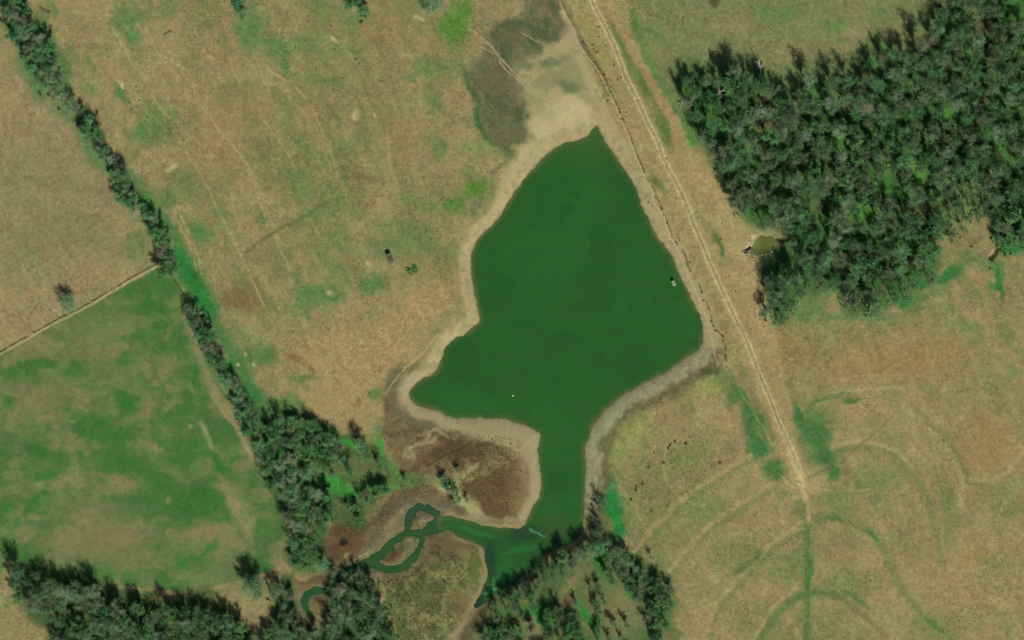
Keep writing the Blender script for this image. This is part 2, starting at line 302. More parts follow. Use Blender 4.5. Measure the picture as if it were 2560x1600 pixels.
blobs([(QB((2200, 830))[0], 46, 18, 0), (QB((2120, 950))[0], 40, 50, 0), (QB((1530, 1140))[0], 14, 60, -10), (QB((1370, 1040))[0], 50, 8, 0), (QB((1830, 1230))[0], 60, 16, -20), (QB((1840, 210))[0], 10, 34, -20), (QB((2280, 270))[0], 12, 40, 0), (QB((1720, 400))[0], 5, 40, -25)], (138, 138, 84), 0.8)
blobs([(QB((1150, 1080))[0], 60, 20, -5), (QB((1190, 1230))[0], 40, 26, 20)], (142, 134, 92), 0.85)
poly(QB((1190, 1250), (1300, 1150), (1450, 1130), (1500, 1250), (1490, 1400), (1350, 1400), (1240, 1480), (1190, 1420)), (62, 92, 50), 0.8, 14)
poly(QB((1990, 850), (2120, 780), (2260, 800), (2240, 950), (2150, 1060), (2020, 1130), (1980, 1000)), (108, 118, 70), 0.85, 16)
# meadows round the wood

blobs([(QB((1530, 120))[0], 36, 20, 0), (QB((680, 170))[0], 46, 20, 30), (QB((1740, 50))[0], 26, 20, 0), (QB((1260, 60))[0], 60, 24, 0)], (92, 122, 70), 0.6)
blobs([(QB((1620, 150))[0], 36, 20, -20), (QB((1560, 230))[0], 60, 14, -10), (QB((1300, 260))[0], 40, 30, 0), (QB((1050, 120))[0], 60, 24, 0)], (148, 130, 92), 0.55)
blobs([(QB((950, 15))[0], 15, 15, 0)], (78, 76, 46), 0.9)
stroke(QB((560, 90), (620, 240), (680, 370), (740, 480), (800, 560)), 26, (84, 116, 64), 0.75, 24)
blobs([(QB((2070, 1280))[0], 58, 20, -42), (QB((1870, 1430))[0], 26, 22, -30), (QB((2350, 1170))[0], 40, 20, 10), (QB((2280, 1330))[0], 12, 60, -8), (QB((1960, 1330))[0], 34, 18, -38)], (54, 108, 56), 0.9)
blobs([(QB((2150, 1130))[0], 52, 26, -40), (QB((2220, 1060))[0], 22, 34, 30)], (132, 116, 80), 0.85)
blobs([(QB((1980, 1400))[0], 60, 14, -35), (QB((2250, 1250))[0], 50, 16, 0), (QB((1400, 1450))[0], 50, 30, -20), (QB((1650, 1500))[0], 130, 16, 0)], (96, 120, 72), 0.8)
# -- dam, its slopes and verge
DB = F((1352, -60), (1465, -60), (1500, 100), (1560, 210), (1605, 290), (1660, 400), (1735, 530), (1790, 650), (1822, 790), (1850, 850), (1895, 1130), (1860, 1130), (1800, 950), (1745, 850), (1712, 860), (1660, 800), (1640, 700), (1590, 590), (1520, 480), (1470, 380), (1420, 270), (1370, 120))
poly(DB, (151, 134, 91), 0.92, 8)
stroke(F((1640, 380), (1700, 480), (1755, 600), (1795, 720), (1815, 820)), 30, (161, 140, 98), 0.8, 22)
blobs([(QB((505, 230))[0], 16, 95, -24), (QB((620, 400))[0], 20, 80, -26), (QB((700, 620))[0], 22, 66, -25), (QB((690, 870))[0], 14, 44, -25), (QB((870, 1420))[0], 12, 40, -25), (QB((960, 1150))[0], 12, 60, -25), (QB((850, 1300))[0], 10, 40, -25)], (88, 107, 60), 0.9, 0.1)
stroke(QB((440, 0), (520, 140), (570, 250), (640, 360), (700, 480), (780, 580)), 11, (158, 132, 92), 0.8, 9)
blobs([(QB((350, 100))[0], 26, 50, -20), (QB((420, 260))[0], 20, 50, -22), (QB((470, 400))[0], 16, 40, -22)], (136, 128, 76), 0.7)
stroke(T(2, 0, (470, 70), (560, 200), (640, 380), (760, 560), (860, 750), (900, 880)), 9, (106, 100, 68), 0.85, 8)  # shadow strip along the dam's upstream side, painted as darker ground
# -- sand flats and dark wet ground at the north end of the water
WETL = F((1096, 178), (1118, 150), (1140, 122), (1152, 85), (1180, 55), (1240, 38), (1250, -40), (1315, -40), (1335, 40), (1310, 95), (1262, 132), (1215, 165), (1225, 205), (1245, 250), (1255, 310), (1235, 345), (1200, 362), (1190, 372), (1158, 345), (1135, 312), (1124, 272), (1132, 240), (1105, 205))
SANDP = F((1205, 165), (1262, 125), (1335, 50), (1365, 95), (1395, 190), (1415, 290), (1440, 330), (1370, 335), (1300, 365), (1240, 430), (1190, 500), (1150, 540), (1175, 460), (1195, 400), (1235, 340), (1225, 220))
s, m = poly(SANDP, (160, 146, 106), 0.95, 8)
mixm(s, m * 0.75 * ss(0.46, 0.62, fbm(X[s], Y[s], 46, 63, 4)) * (1 - ss(240, 290, Y[s])), (128, 126, 88))
s, m = poly(WETL, (94, 95, 67), 0.93, 20, 2.4)
mixm(s, m * 0.7 * ss(0.48, 0.64, fbm(X[s], Y[s], 60, 61, 4)), (116, 102, 78))
mixm(s, m * 0.6 * ss(0.55, 0.7, fbm(X[s], Y[s], 40, 62, 3)), (66, 84, 54))
stroke(F((1100, 178), (1108, 205), (1130, 240), (1126, 275), (1140, 312), (1165, 345)), 7, (62, 98, 48), 0.8, 7)
stroke(F((1090, 350), (1140, 345), (1180, 362)), 14, (122, 134, 78), 0.7, 12)
blobs([(F((1345, 200))[0], 34, 16, 20), (F((1345, 215))[0], 22, 18, 0), (F((1300, 150))[0], 40, 12, -10), (F((1240, 160))[0], 26, 14, 0)], (102, 112, 76), 0.85)
blobs([(F((1350, 262))[0], 58, 40, 0), (F((1280, 300))[0], 34, 34, 30), (F((1240, 380))[0], 20, 60, 40)], (176, 160, 119), 0.9)
blobs([(F((1365, 258))[0], 40, 26, 20), (F((1340, 285))[0], 44, 22, -10), (F((1385, 285))[0], 22, 26, 0), (F((1300, 300))[0], 34, 20, -30)], (182, 166, 125), 0.7, 0.0)
stroke(F((1372, 140), (1395, 200), (1425, 262), (1455, 330)), 13, (172, 156, 116), 0.7, 12)
blobs([(F((1265, 215))[0], 30, 30, 30), (F((1300, 120))[0], 44, 12, 40)], (150, 140, 100), 0.6)
stroke(F((1330, 30), (1372, 140), (1400, 210), (1425, 260)), 9, (158, 144, 106), 0.8, 10)
for pts in [T(1, 0, (2010, 270), (2200, 410), (2260, 500), (2419, 660)), T(1, 0, (2120, 440), (2260, 515)), F((1140, 95), (1175, 125), (1210, 170), (1260, 210), (1310, 250)), F((1175, 130), (1190, 160), (1230, 195), (1290, 245), (1295, 260)), T(2, 0, (90, 320), (250, 400))]:
    stroke(pts, 1.4, (172, 156, 116), 0.75, 2)
# -- shores
def shore(wid, c, a, mask=None, soft=9, inner=-4):
    m = a * (1 - ss(wid - soft, wid + soft, lake_only + 20 * N1 + 18 * N3)) * ss(inner - 6, inner, lake_only)
    if mask is not None: m = m * mask
    mixm(full, m, c)
east = ss(0, 20, X - (1470 + 0 * Y)) * (1 - ss(860, 880, Y))
west = (1 - ss(1300, 1420, X)) * (1 - ss(900, 930, Y))
shore(34, (164, 147, 109), 0.95, east); shore(30, (170, 153, 110), 0.95, west)
se = ss(1440, 1460, X) * ss(865, 880, Y)
shore(62, (98, 92, 64), 0.85, se, 16); shore(38, (148, 142, 109), 0.95, se, 11); shore(14, (134, 132, 100), 0.6, se, 8)
_m = 0.55 * ss(0.5, 0.64, fbm(X, Y, 22, 64, 3)) * (1 - ss(10, 40, lake_only)) * ss(-4, 0, lake_only) * (1 - ss(870, 900, Y)); mixm(full, _m, (146, 134, 100))
_m = 0.5 * ss(0.56, 0.7, fbm(X, Y, 14, 65, 3)) * (1 - ss(20, 50, lake_only)) * ss(4, 10, lake_only); mixm(full, _m, (134, 122, 88))
bay = (1 - ss(1360, 1380, X)) * ss(900, 930, Y) * (1 - ss(1290, 1310, Y))
shore(66, (98, 92, 66), 0.85, bay * (1 - ss(1130, 1200, X)), 14); shore(30, (164, 147, 110), 0.92, bay, 11)
shore(58, (152, 138, 101), 0.85, bay * ss(1120, 1200, X) * (1 - ss(1120, 1250, Y)), 16)
stroke(T(1, 2, (1720, 130), (1560, 330), (1380, 480), (1230, 690)), 2, (176, 156, 108), 0.8, 2)
blobs([(T(1, 2, (1480, 460))[0], 34, 8, -42)], (102, 100, 68), 0.8)
blobs([(T(1, 1, (2130, 400))[0], 26, 10, -50), (T(1, 1, (2060, 500))[0], 14, 12, -40), (T(1, 1, (2300, 80))[0], 26, 8, -45)], (104, 108, 76), 0.8)
# -- marsh in the south: reddish dead reeds, tan grass, mud
MARSH = QC((1830, 380), (1880, 480), (2050, 520), (2230, 540), (2419, 520), (2500, 620), (2530, 780), (2500, 900), (2419, 960), (2250, 940), (2100, 900), (2000, 860), (1900, 880), (1800, 1000), (1700, 1100), (1560, 1180), (1530, 1060), (1600, 960), (1750, 940), (1850, 820), (1860, 700), (1830, 600), (1800, 520))
s, m = poly(MARSH, (112, 96, 68), 0.92, 12)
mixm(s, m * 0.75 * ss(0.48, 0.6, fbm(X[s], Y[s], 70, 71, 4)), (88, 70, 48))
mixm(s, m * 0.6 * ss(0.56, 0.68, fbm(X[s], Y[s], 36, 72, 3)), (138, 124, 84))
blobs([(QC((2330, 800))[0], 74, 66, 20), (QC((2130, 600))[0], 70, 22, -15), (QC((1990, 690))[0], 40, 14, -35)], (97, 77, 52), 0.9)
blobs([(QC((2190, 620))[0], 60, 10, -30), (QC((2080, 545))[0], 40, 12, 10), (QC((2300, 570))[0], 40, 20, 10)], (80, 66, 44), 0.7)
blobs([(QC((1980, 580))[0], 60, 6, -22), (QC((2030, 530))[0], 40, 6, -10), (QC((1930, 640))[0], 20, 14, 0)], (142, 128, 92), 0.8)
blobs([(QC((1910, 520))[0], 50, 12, -5)], (94, 88, 62), 0.8)
blobs([(QC((2200, 850))[0], 46, 26, 50), (QC((2100, 780))[0], 40, 20, 10), (QC((2260, 720))[0], 50, 10, -35), (QC((2230, 900))[0], 34, 14, 30)], (150, 148, 98), 0.85)
blobs([(QC((1900, 770))[0], 46, 24, -10), (QC((1850, 720))[0], 20, 44, 0), (QC((2100, 760))[0], 26, 14, 0), (QC((1990, 760))[0], 20, 20, 0)], (86, 122, 58), 0.85)
blobs([(QC((1860, 880))[0], 60, 18, -40), (QC((2150, 900))[0], 70, 12, 15), (QC((2000, 870))[0], 50, 12, 0)], (98, 88, 66), 0.85)
blobs([(T(1, 3, (830, 590))[0], 46, 38, 0)], (92, 72, 50), 0.95); blobs([(T(1, 3, (830, 590))[0], 12, 10, 0)], (34, 32, 24), 0.95)
blobs([(T(1, 3, (870, 710))[0], 10, 8, 0)], (140, 132, 86), 0.8)
blobs([(T(1, 3, (530, 950))[0], 44, 18, 5)], (98, 74, 42), 0.95); blobs([(T(1, 3, (600, 880))[0], 30, 8, 0)], (140, 122, 82), 0.7)
# islands
blobs([(T(1, 3, (1570, 400))[0], 24, 18, 0)], (146, 118, 90), 0.95)
blobs([(T(1, 3, (1320, 690))[0], 46, 26, -35)], (104, 92, 68), 0.95); blobs([(T(1, 3, (1290, 740))[0], 34, 16, -35)], (96, 56, 40), 0.95)
blobs([(T(1, 3, (600, 1200))[0], 26, 26, 30)], (128, 108, 60), 0.9); blobs([(T(1, 3, (600, 1110))[0], 30, 10, 20)], (62, 50, 34), 0.9)
TRI = QC((2000, 1080), (2080, 1000), (2180, 1050), (2270, 1080), (2300, 1180), (2280, 1280), (2200, 1400), (2120, 1520), (2080, 1620), (1750, 1620), (1770, 1400), (1830, 1280), (1800, 1230), (1950, 1180))
s, m = poly(TRI, (118, 116, 74), 0.95, 10)
mixm(s, m * 0.8 * ss(0.46, 0.6, fbm(X[s], Y[s], 26, 75, 3)), (84, 92, 54))
mixm(s, m * 0.5 * ss(0.55, 0.68, fbm(X[s], Y[s], 60, 76, 3)), (104, 80, 56))
blobs([(QC((2100, 1080))[0], 60, 26, 10)], (104, 88, 62), 0.85)
stroke(QC((2270, 1080), (2300, 1180), (2270, 1290), (2200, 1390), (2130, 1500), (2090, 1580)), 9, (136, 122, 90), 0.85, 7)
stroke(QC((2330, 1330), (2260, 1410), (2200, 1500), (2160, 1600)), 18, (90, 82, 58), 0.9, 12)
Z_ = lambda *p: [(640 + a * .3968, 1000 + b * .3968) for a, b in p]
poly(Z_((1230, 135), (1400, 120), (1600, 110), (1720, 165), (1795, 240), (1785, 400), (1800, 560), (1740, 600), (1720, 480), (1700, 380), (1620, 300), (1480, 270), (1350, 205)), (154, 138, 102), 0.9, 9)
blobs([(Z_((1520, 520))[0], 66, 62, 20)], (100, 82, 55), 0.75, 0.2); blobs([(Z_((1640, 640))[0], 40, 26, 0), (Z_((1540, 400))[0], 30, 14, 0)], (128, 110, 74), 0.6)
blobs([(Z_((1250, 300))[0], 60, 26, -30), (Z_((1150, 320))[0], 34, 18, -30), (Z_((1400, 330))[0], 30, 20, 0)], (82, 70, 48), 0.7)
stroke(Z_((1400, 230), (1280, 310), (1150, 370), (1080, 420)), 3, (64, 52, 36), 0.6, 3)
stroke(Z_((1070, 430), (1045, 500), (1045, 600)), 6, (104, 92, 66), 0.8, 5)
stroke(Z_((1390, 410), (1310, 470), (1270, 520), (1290, 620), (1360, 700)), 9, (150, 152, 100), 0.75, 10, 1.5)
stroke(Z_((930, 340), (1000, 290), (1080, 230), (1130, 190), (1210, 230)), 4, (150, 138, 100), 0.8, 5, 1.5)
stroke(Z_((950, 600), (850, 680), (780, 770), (740, 880)), 22, (92, 84, 62), 0.7, 20)
# banks of the channels
m = 0.8 * (1 - ss(4, 13, chan_only)) * ss(-3, 0, chan_only); mixm(full, m, (122, 110, 84))
m = 0.55 * (1 - ss(10, 36, chan_only + 14 * N1)) * ss(8, 12, chan_only); mixm(full, m, (96, 88, 66))
stroke(T(1, 3, (850, 800), (1010, 710), (1110, 690), (1250, 580), (1400, 470)), 2, (172, 150, 116), 0.8, 2.5)
stroke(T(1, 3, (1140, 780), (1160, 720), (1300, 600), (1500, 510)), 1.5, (150, 140, 106), 0.7, 2)
shore(56, (152, 138, 102), 0.85, bay * ss(1150, 1220, X) * (1 - ss(1110, 1230, Y)), 16)
shore(22, (154, 140, 105), 0.85, bay * ss(1150, 1200, X), 9)
m = 0.85 * (1 - ss(2, 12, chan_only + 10 * N3)) * ss(-3, 0, chan_only); mixm(full, m, (82, 82, 58))
# woods in the south: dark green floor
for pts in [QC((1190, 400), (1260, 460), (1350, 430), (1480, 460), (1600, 530), (1700, 540), (1800, 620), (1840, 700), (1840, 800), (1750, 920), (1700, 1000), (1560, 960), (1540, 1130), (1560, 1190), (1400, 1180), (1340, 1080), (1400, 1000), (1300, 860), (1230, 680), (1150, 480)),
            QC((60, 1180), (130, 1150), (300, 1190), (480, 1230), (640, 1300), (820, 1330), (980, 1260), (1060, 1340), (1150, 1420), (1220, 1520), (1230, 1640), (250, 1640), (240, 1480), (110, 1380)),
            QC((1300, 1240), (1390, 1200), (1400, 1380), (1560, 1450), (1560, 1260), (1650, 1180), (1760, 1230), (1800, 1400), (1900, 1520), (1900, 1640), (1200, 1640), (1280, 1420))]:
    s, m = poly(pts, (64, 86, 48), 0.85, 12)
    mixm(s, m * 0.6 * ss(0.52, 0.66, fbm(X[s], Y[s], 50, 81, 3)), (112, 112, 68))
blobs([(QC((1330, 640))[0], 26, 40, 0), (QC((1630, 560))[0], 60, 10, 25), (QC((1600, 790))[0], 60, 16, 5), (QC((1560, 760))[0], 40, 20, 0), (QC((1800, 600))[0], 12, 40, 0), (QC((1690, 800))[0], 80, 20, 0)], (62, 132, 56), 0.9)
blobs([(QC((1700, 780))[0], 40, 12, 0), (QC((1370, 780))[0], 20, 20, 0)], (118, 128, 72), 0.6)
SEW = QD((-60, 1330), (40, 1250), (150, 1150), (250, 1090), (340, 1040), (360, 930), (440, 920), (520, 1060), (640, 1140), (740, 1230), (780, 1330), (760, 1420), (760, 1640), (-200, 1640), (-150, 1450))
s, m = poly(SEW, (98, 104, 64), 0.9, 14)
mixm(s, m * 0.7 * ss(0.5, 0.62, fbm(X[s], Y[s], 70, 91, 3)), (62, 96, 50))
blobs([(QD((530, 1380))[0], 66, 80, 10), (QD((100, 1440))[0], 40, 40, 0), (QD((300, 1230))[0], 50, 16, -45)], (124, 118, 80), 0.8)
blobs([(QD((270, 1320))[0], 26, 14, -20)], (106, 82, 62), 0.9)
blobs([(QD((430, 1140))[0], 20, 60, 5), (QD((360, 1410))[0], 12, 70, -25), (QD((560, 1250))[0], 20, 50, -20), (QD((120, 1380))[0], 60, 16, 30)], (50, 118, 50), 0.9)
blobs([(QD((490, 880))[0], 22, 60, -10), (QD((500, 980))[0], 20, 50, 0)], (42, 118, 56), 0.95)
# -- south-east pasture
blobs([(QD((1900, 400))[0], 330, 200, 10), (QD((2000, 1300))[0], 300, 160, 0), (QD((1000, 1200))[0], 150, 200, 0)], (150, 131, 90), 0.55)
blobs([(QD((1350, 120))[0], 60, 60, 10), (QD((1700, 200))[0], 160, 60, 0), (QD((2250, 600))[0], 90, 110, 0), (QD((2200, 1130))[0], 60, 34, 0), (QD((2000, 150))[0], 120, 60, 0)], (146, 120, 78), 0.6)
blobs([(QD((930, 330))[0], 40, 36, 0), (QD((600, 530))[0], 46, 70, 40), (QD((500, 640))[0], 26, 50, 20)], (132, 138, 78), 0.75)
blobs([(QD((900, 370))[0], 30, 22, 0), (QD((1000, 480))[0], 50, 30, 20), (QD((760, 420))[0], 60, 12, -30)], (156, 134, 90), 0.6)
blobs([(QD((830, 640))[0], 90, 40, -25), (QD((880, 900))[0], 70, 70, 0), (QD((1070, 1100))[0], 70, 60, 0), (QD((1530, 860))[0], 50, 50, 0), (QD((1700, 760))[0], 50, 60, 0), (QD((2330, 860))[0], 40, 60, 20), (QD((2260, 1150))[0], 40, 20, 0), (QD((1550, 1230))[0], 60, 40, 0), (QD((2000, 1450))[0], 60, 30, 0), (QD((1280, 1200))[0], 46, 40, 0), (QD((1480, 480))[0], 50, 34, 0), (QD((2060, 900))[0], 26, 80, 0)], (112, 123, 74), 0.7)
blobs([(QD((1130, 490))[0], 32, 70, -22), (QD((1420, 540))[0], 44, 60, -35), (QD((1060, 330))[0], 14, 60, -30), (QD((1170, 600))[0], 30, 34, 0), (QD((1450, 560))[0], 40, 30, 30), (QD((1470, 650))[0], 32, 26, 0), (QD((1350, 460))[0], 14, 40, -10), (QD((1600, 380))[0], 28, 10, -10), (QD((1040, 350))[0], 14, 28, 20), (QD((1500, 370))[0], 60, 7, -15), (QD((1520, 720))[0], 20, 20, 0), (QD((1240, 700))[0], 34, 26, 0)], (62, 106, 56), 0.85)
blobs([(QD((940, 235))[0], 24, 12, 0)], (66, 72, 44), 0.85)
blobs([(QD((1000, 300))[0], 18, 60, -35)], (100, 116, 66), 0.6)
G2 = (98, 116, 66)
stroke(QD((1450, 945), (1520, 930), (1600, 950), (1680, 990), (1740, 1060), (1790, 1170), (1850, 1280), (1920, 1370), (2000, 1440), (2080, 1510), (2200, 1600)), 13, G2, 0.6, 13, 1.2)
blobs([(QD((1520, 945))[0], 24, 6, 0), (QD((1700, 1010))[0], 22, 7, 45), (QD((1990, 1430))[0], 22, 8, 40)], (72, 106, 62), 0.7)
stroke(QD((1150, 1560), (1180, 1500), (1230, 1420), (1290, 1350), (1350, 1305), (1400, 1290), (1480, 1290), (1540, 1300)), 12, (80, 108, 60), 0.7, 12, 1.0)
stroke(QD((1540, 1300), (1620, 1360), (1700, 1430), (1770, 1490)), 8, (116, 108, 72), 0.7, 8)
stroke(QD((1560, 1280), (1620, 1305), (1680, 1360)), 7, (90, 112, 70), 0.7, 6)
stroke(QD((1340, 1270), (1250, 1340), (1180, 1440), (1130, 1530)), 4, (164, 148, 102), 0.5, 5)
stroke(QD((1390, 980), (1392, 1150), (1395, 1350), (1393, 1600)), 12, (86, 112, 63), 0.65, 13, 0.8)
blobs([(QD((1398, 1210))[0], 8, 44, 0)], (62, 112, 50), 0.8)
for o in (-5, 6):
    stroke(QD((1392 + o * .8, 980), (1394 + o, 1250), (1394 + o, 1600)), 1.0, (70, 82, 44), 0.6, 1.4, 0.1, 0.25)
stroke(QD((1510, 605), (1560, 585), (1650, 575), (1740, 590), (1820, 625), (1890, 700)), 6, (166, 148, 104), 0.75, 6)
stroke(QD((1540, 625), (1640, 605), (1750, 620), (1830, 660), (1900, 740), (1950, 830), (1985, 930), (2010, 1080), (2030, 1150)), 10, (106, 116, 70), 0.55, 12, 1.0)
stroke(QD((1440, 400), (1560, 345), (1680, 325), (1780, 320), (1840, 325)), 5, (162, 146, 104), 0.7, 5)
stroke(QD((1410, 400), (1500, 365), (1560, 345)), 6, (88, 106, 64), 0.6, 6)
stroke(QD((1880, 440), (1960, 500), (2040, 580), (2100, 680), (2125, 780), (2115, 900)), 7, (160, 144, 98), 0.55, 9)
stroke(QD((1930, 450), (2030, 540), (2100, 640), (2160, 760)), 9, (116, 118, 74), 0.6, 9)
stroke(QD((2130, 745), (2220, 755), (2300, 740), (2360, 690), (2440, 590)), 7, (158, 142, 100), 0.6, 8)
stroke(QD((2130, 1190), (2230, 1170), (2300, 1120), (2370, 1060), (2440, 1000)), 6, (158, 142, 98), 0.5, 8)
stroke(QD((2260, 1100), (2290, 950), (2330, 850)), 3, (160, 144, 100), 0.5, 5)
stroke(QD((1800, 450), (1720, 530), (1630, 600), (1550, 680)), 1.6, (98, 104, 60), 0.65, 2, 0.2)
for pts in [QD((1130, 640), (1060, 670), (960, 740), (880, 790), (800, 850), (700, 950), (640, 1010), (580, 1090)), QD((1230, 765), (1080, 870), (960, 950), (850, 1050), (760, 1160), (715, 1240)), QD((1340, 985), (1260, 1030), (1180, 1100), (1090, 1190), (1020, 1270), (960, 1360), (910, 1510))]:
    stroke(pts, 6.5, (162, 142, 98), 0.6, 9, 1.0)
    stroke([(x + 6, y + 14) for x, y in pts], 8, (106, 114, 72), 0.5, 9)
stroke(QD((1170, 1100), (1120, 1150), (1060, 1190)), 9, (88, 104, 62), 0.75, 8)
for pts in [QD((750, 580), (715, 660), (730, 760), (790, 840), (830, 890)), QD((800, 560), (760, 590), (735, 620)), QD((585, 850), (600, 930), (650, 1010)), QD((860, 560), (720, 590), (600, 700)), QD((1440, 795), (1560, 805), (1700, 800))]:
    stroke(pts, 1.8, (160, 142, 98), 0.55, 3)
stroke(QD((755, 575), (740, 600)), 2, (92, 72, 48), 0.8, 2)
for dx, dy in [(0, 0), (30, -8), (0, 14)]:
    stroke(QD((1480 + dx, 285 + dy), (1600 + dx, 270 + dy), (1750 + dx, 268 + dy), (1850 + dx, 262 + dy)), 1.6, (160, 138, 94), 0.55, 3)
# -- road on the dam: two worn wheel tracks that merge southwards
RL = T(2, 0, (700, -300), (735, 0), (800, 150), (870, 290), (940, 430), (1000, 590), (1055, 740), (1140, 900), (1200, 1030), (1270, 1190), (1350, 1340)) + T(2, 1, (1410, 0), (1490, 150), (1560, 290), (1625, 430), (1680, 570), (1730, 700), (1790, 840), (1840, 970), (1890, 1070), (1960, 1230), (2030, 1380)) + T(2, 2, (2090, 0), (2170, 150), (2250, 350), (2320, 530)) + T(3, 2, (0, 760), (60, 920), (120, 1060), (180, 1190), (230, 1320), (280, 1450))
RR = [(x + 10.5, y - 3) for x, y in RL]
stroke([(x + 5, y) for x, y in RL], 14, (158, 142, 98), 0.75, 9, 0.2)
stroke([(x + 5, y) for x, y in RL], 4, (142, 124, 84), 0.5, 4, 0.2)
for r_ in (RL, RR): stroke(r_, 2.6, (182, 163, 122), 0.9, 2.6, 0.35)
stroke(T(3, 2, (100, 1050), (180, 1200), (230, 1330), (290, 1480)) + T(3, 3, (320, 60), (350, 180)), 8, (174, 154, 112), 0.9, 7)
stroke(T(3, 3, (330, 0), (350, 120), (375, 250), (385, 380)), 6, (156, 142, 100), 0.7, 7)
blobs([(T(3, 3, (240, 170))[0], 26, 12, 0), (T(3, 3, (470, 60))[0], 30, 16, 0)], (160, 143, 98), 0.75); blobs([(T(3, 3, (385, 355))[0], 4, 10, 10)], (182, 168, 130), 0.8)
stroke(T(2, 0, (430, -60), (480, 100), (560, 250), (620, 400), (700, 520), (800, 650), (870, 780), (940, 930), (1000, 1050), (1050, 1190), (1110, 1320), (1180, 1500)) + T(2, 1, (1250, 150), (1320, 300), (1340, 400), (1420, 520), (1480, 680), (1550, 830), (1620, 970), (1680, 1130), (1760, 1300), (1840, 1500)), 1.7, (178, 163, 124), 0.85, 2)
stroke(T(2, 2, (1880, 120), (1900, 230), (1990, 420), (2080, 560), (2150, 680), (2290, 880), (2419, 1100)) + T(3, 2, (40, 1160), (120, 1210)), 1.7, (160, 152, 110), 0.6, 2.4, 1.2, 0.36)
stroke(T(2, 0, (640, 330), (760, 560), (880, 730), (950, 900), (1030, 1100), (1140, 1350), (1200, 1500)) + T(2, 1, (1250, 110), (1340, 290), (1430, 500), (1520, 730), (1620, 880), (1700, 1060), (1800, 1260), (1870, 1450)) + T(2, 2, (1900, 50), (1990, 160), (2020, 300), (2010, 380)), 2.0, (78, 70, 46), 0.8, 1.8, 1.0, 0.47)
for pts in [T(2, 2, (1900, 250), (1850, 330), (1840, 420)), T(2, 2, (1890, 150), (1910, 300), (1940, 420)), T(2, 2, (1870, 230), (1780, 330), (1700, 420)), T(2, 2, (1960, 330), (2020, 420))]:
    stroke(pts, 3, (166, 150, 114), 0.7, 4)
stroke(T(3, 3, (0, 50), (200, 60)), 2, (150, 134, 96), 0.4, 3)
stroke([(1945, 1181), (1958, 1191), (1975, 1212)], 1.8, (162, 156, 108), 0.7, 2)
# outlet basin: pale rubble
blobs([(T(2, 1, (2240, 800))[0], 16, 10, -40), (T(2, 1, (2290, 720))[0], 12, 6, 0), (T(2, 1, (2200, 880))[0], 8, 3, -30)], (186, 168, 128), 0.85)
stroke(T(2, 1, (1950, 330), (2000, 400), (2080, 600), (2120, 780), (2200, 950), (2290, 1030)), 1.4, (166, 152, 114), 0.55, 2)
stroke(pool_pts[18:46], 2.2, (64, 62, 36), 0.6, 2, 1.5, 0.4)
mixm(full, 0.55 * (1 - ss(1, 7, Wd + 6 * N3)) * ss(-2, 0, Wd), (124, 116, 80))
# creek cuts: bare dark soil
mixm(full, 0.75 * (1 - ss(2, 7, cut)), (62, 56, 38))
# underwater / water edge bed
mixm(full, (1 - ss(-6, 1, np.minimum(wet, 400))) * 0.9, (84, 82, 50))

GR = np.ones((H, W), dtype=np.float32)
GR *= 1 - 0.7 * (1 - ss(35, 55, lake_only)) * (1 - 0.5 * se)
s_ = crop(1150, 1560, -90, 480); GR[s_] *= 1 - 0.7 * (1 - ss(-10, 20, sdf(XS[s_], YS[s_], SANDP)))
s_ = crop(-90, 780, 640, 1520); GR[s_] *= 1 - 0.45 * (1 - ss(-8, 8, sdf(X[s_], Y[s_], SWF)))
GR = np.maximum(GR, 0.2)
# fine mottling that belongs to the turf: tufts and thin spots
g1 = fbm(X, Y, 9, 101, 3) - 0.5; g2 = fbm(X, Y, 5, 102, 2) - 0.5; g3 = fbm(Us * .5, Vs, 16, 103, 3) - 0.5
amp = (0.75 + 0.7 * fbm(X, Y, 120, 104, 2)) * GR
img *= (1 + amp * (0.15 * g1 + 0.12 * g2 + 0.10 * g3))[..., None]
hue = fbm(X, Y, 30, 105, 3) - 0.5
img *= 1.015
img[..., 0] *= 0.978 + 0.06 * hue; img[..., 1] *= 1.005 - 0.04 * hue
np.clip(img, 8, 235, out=img)

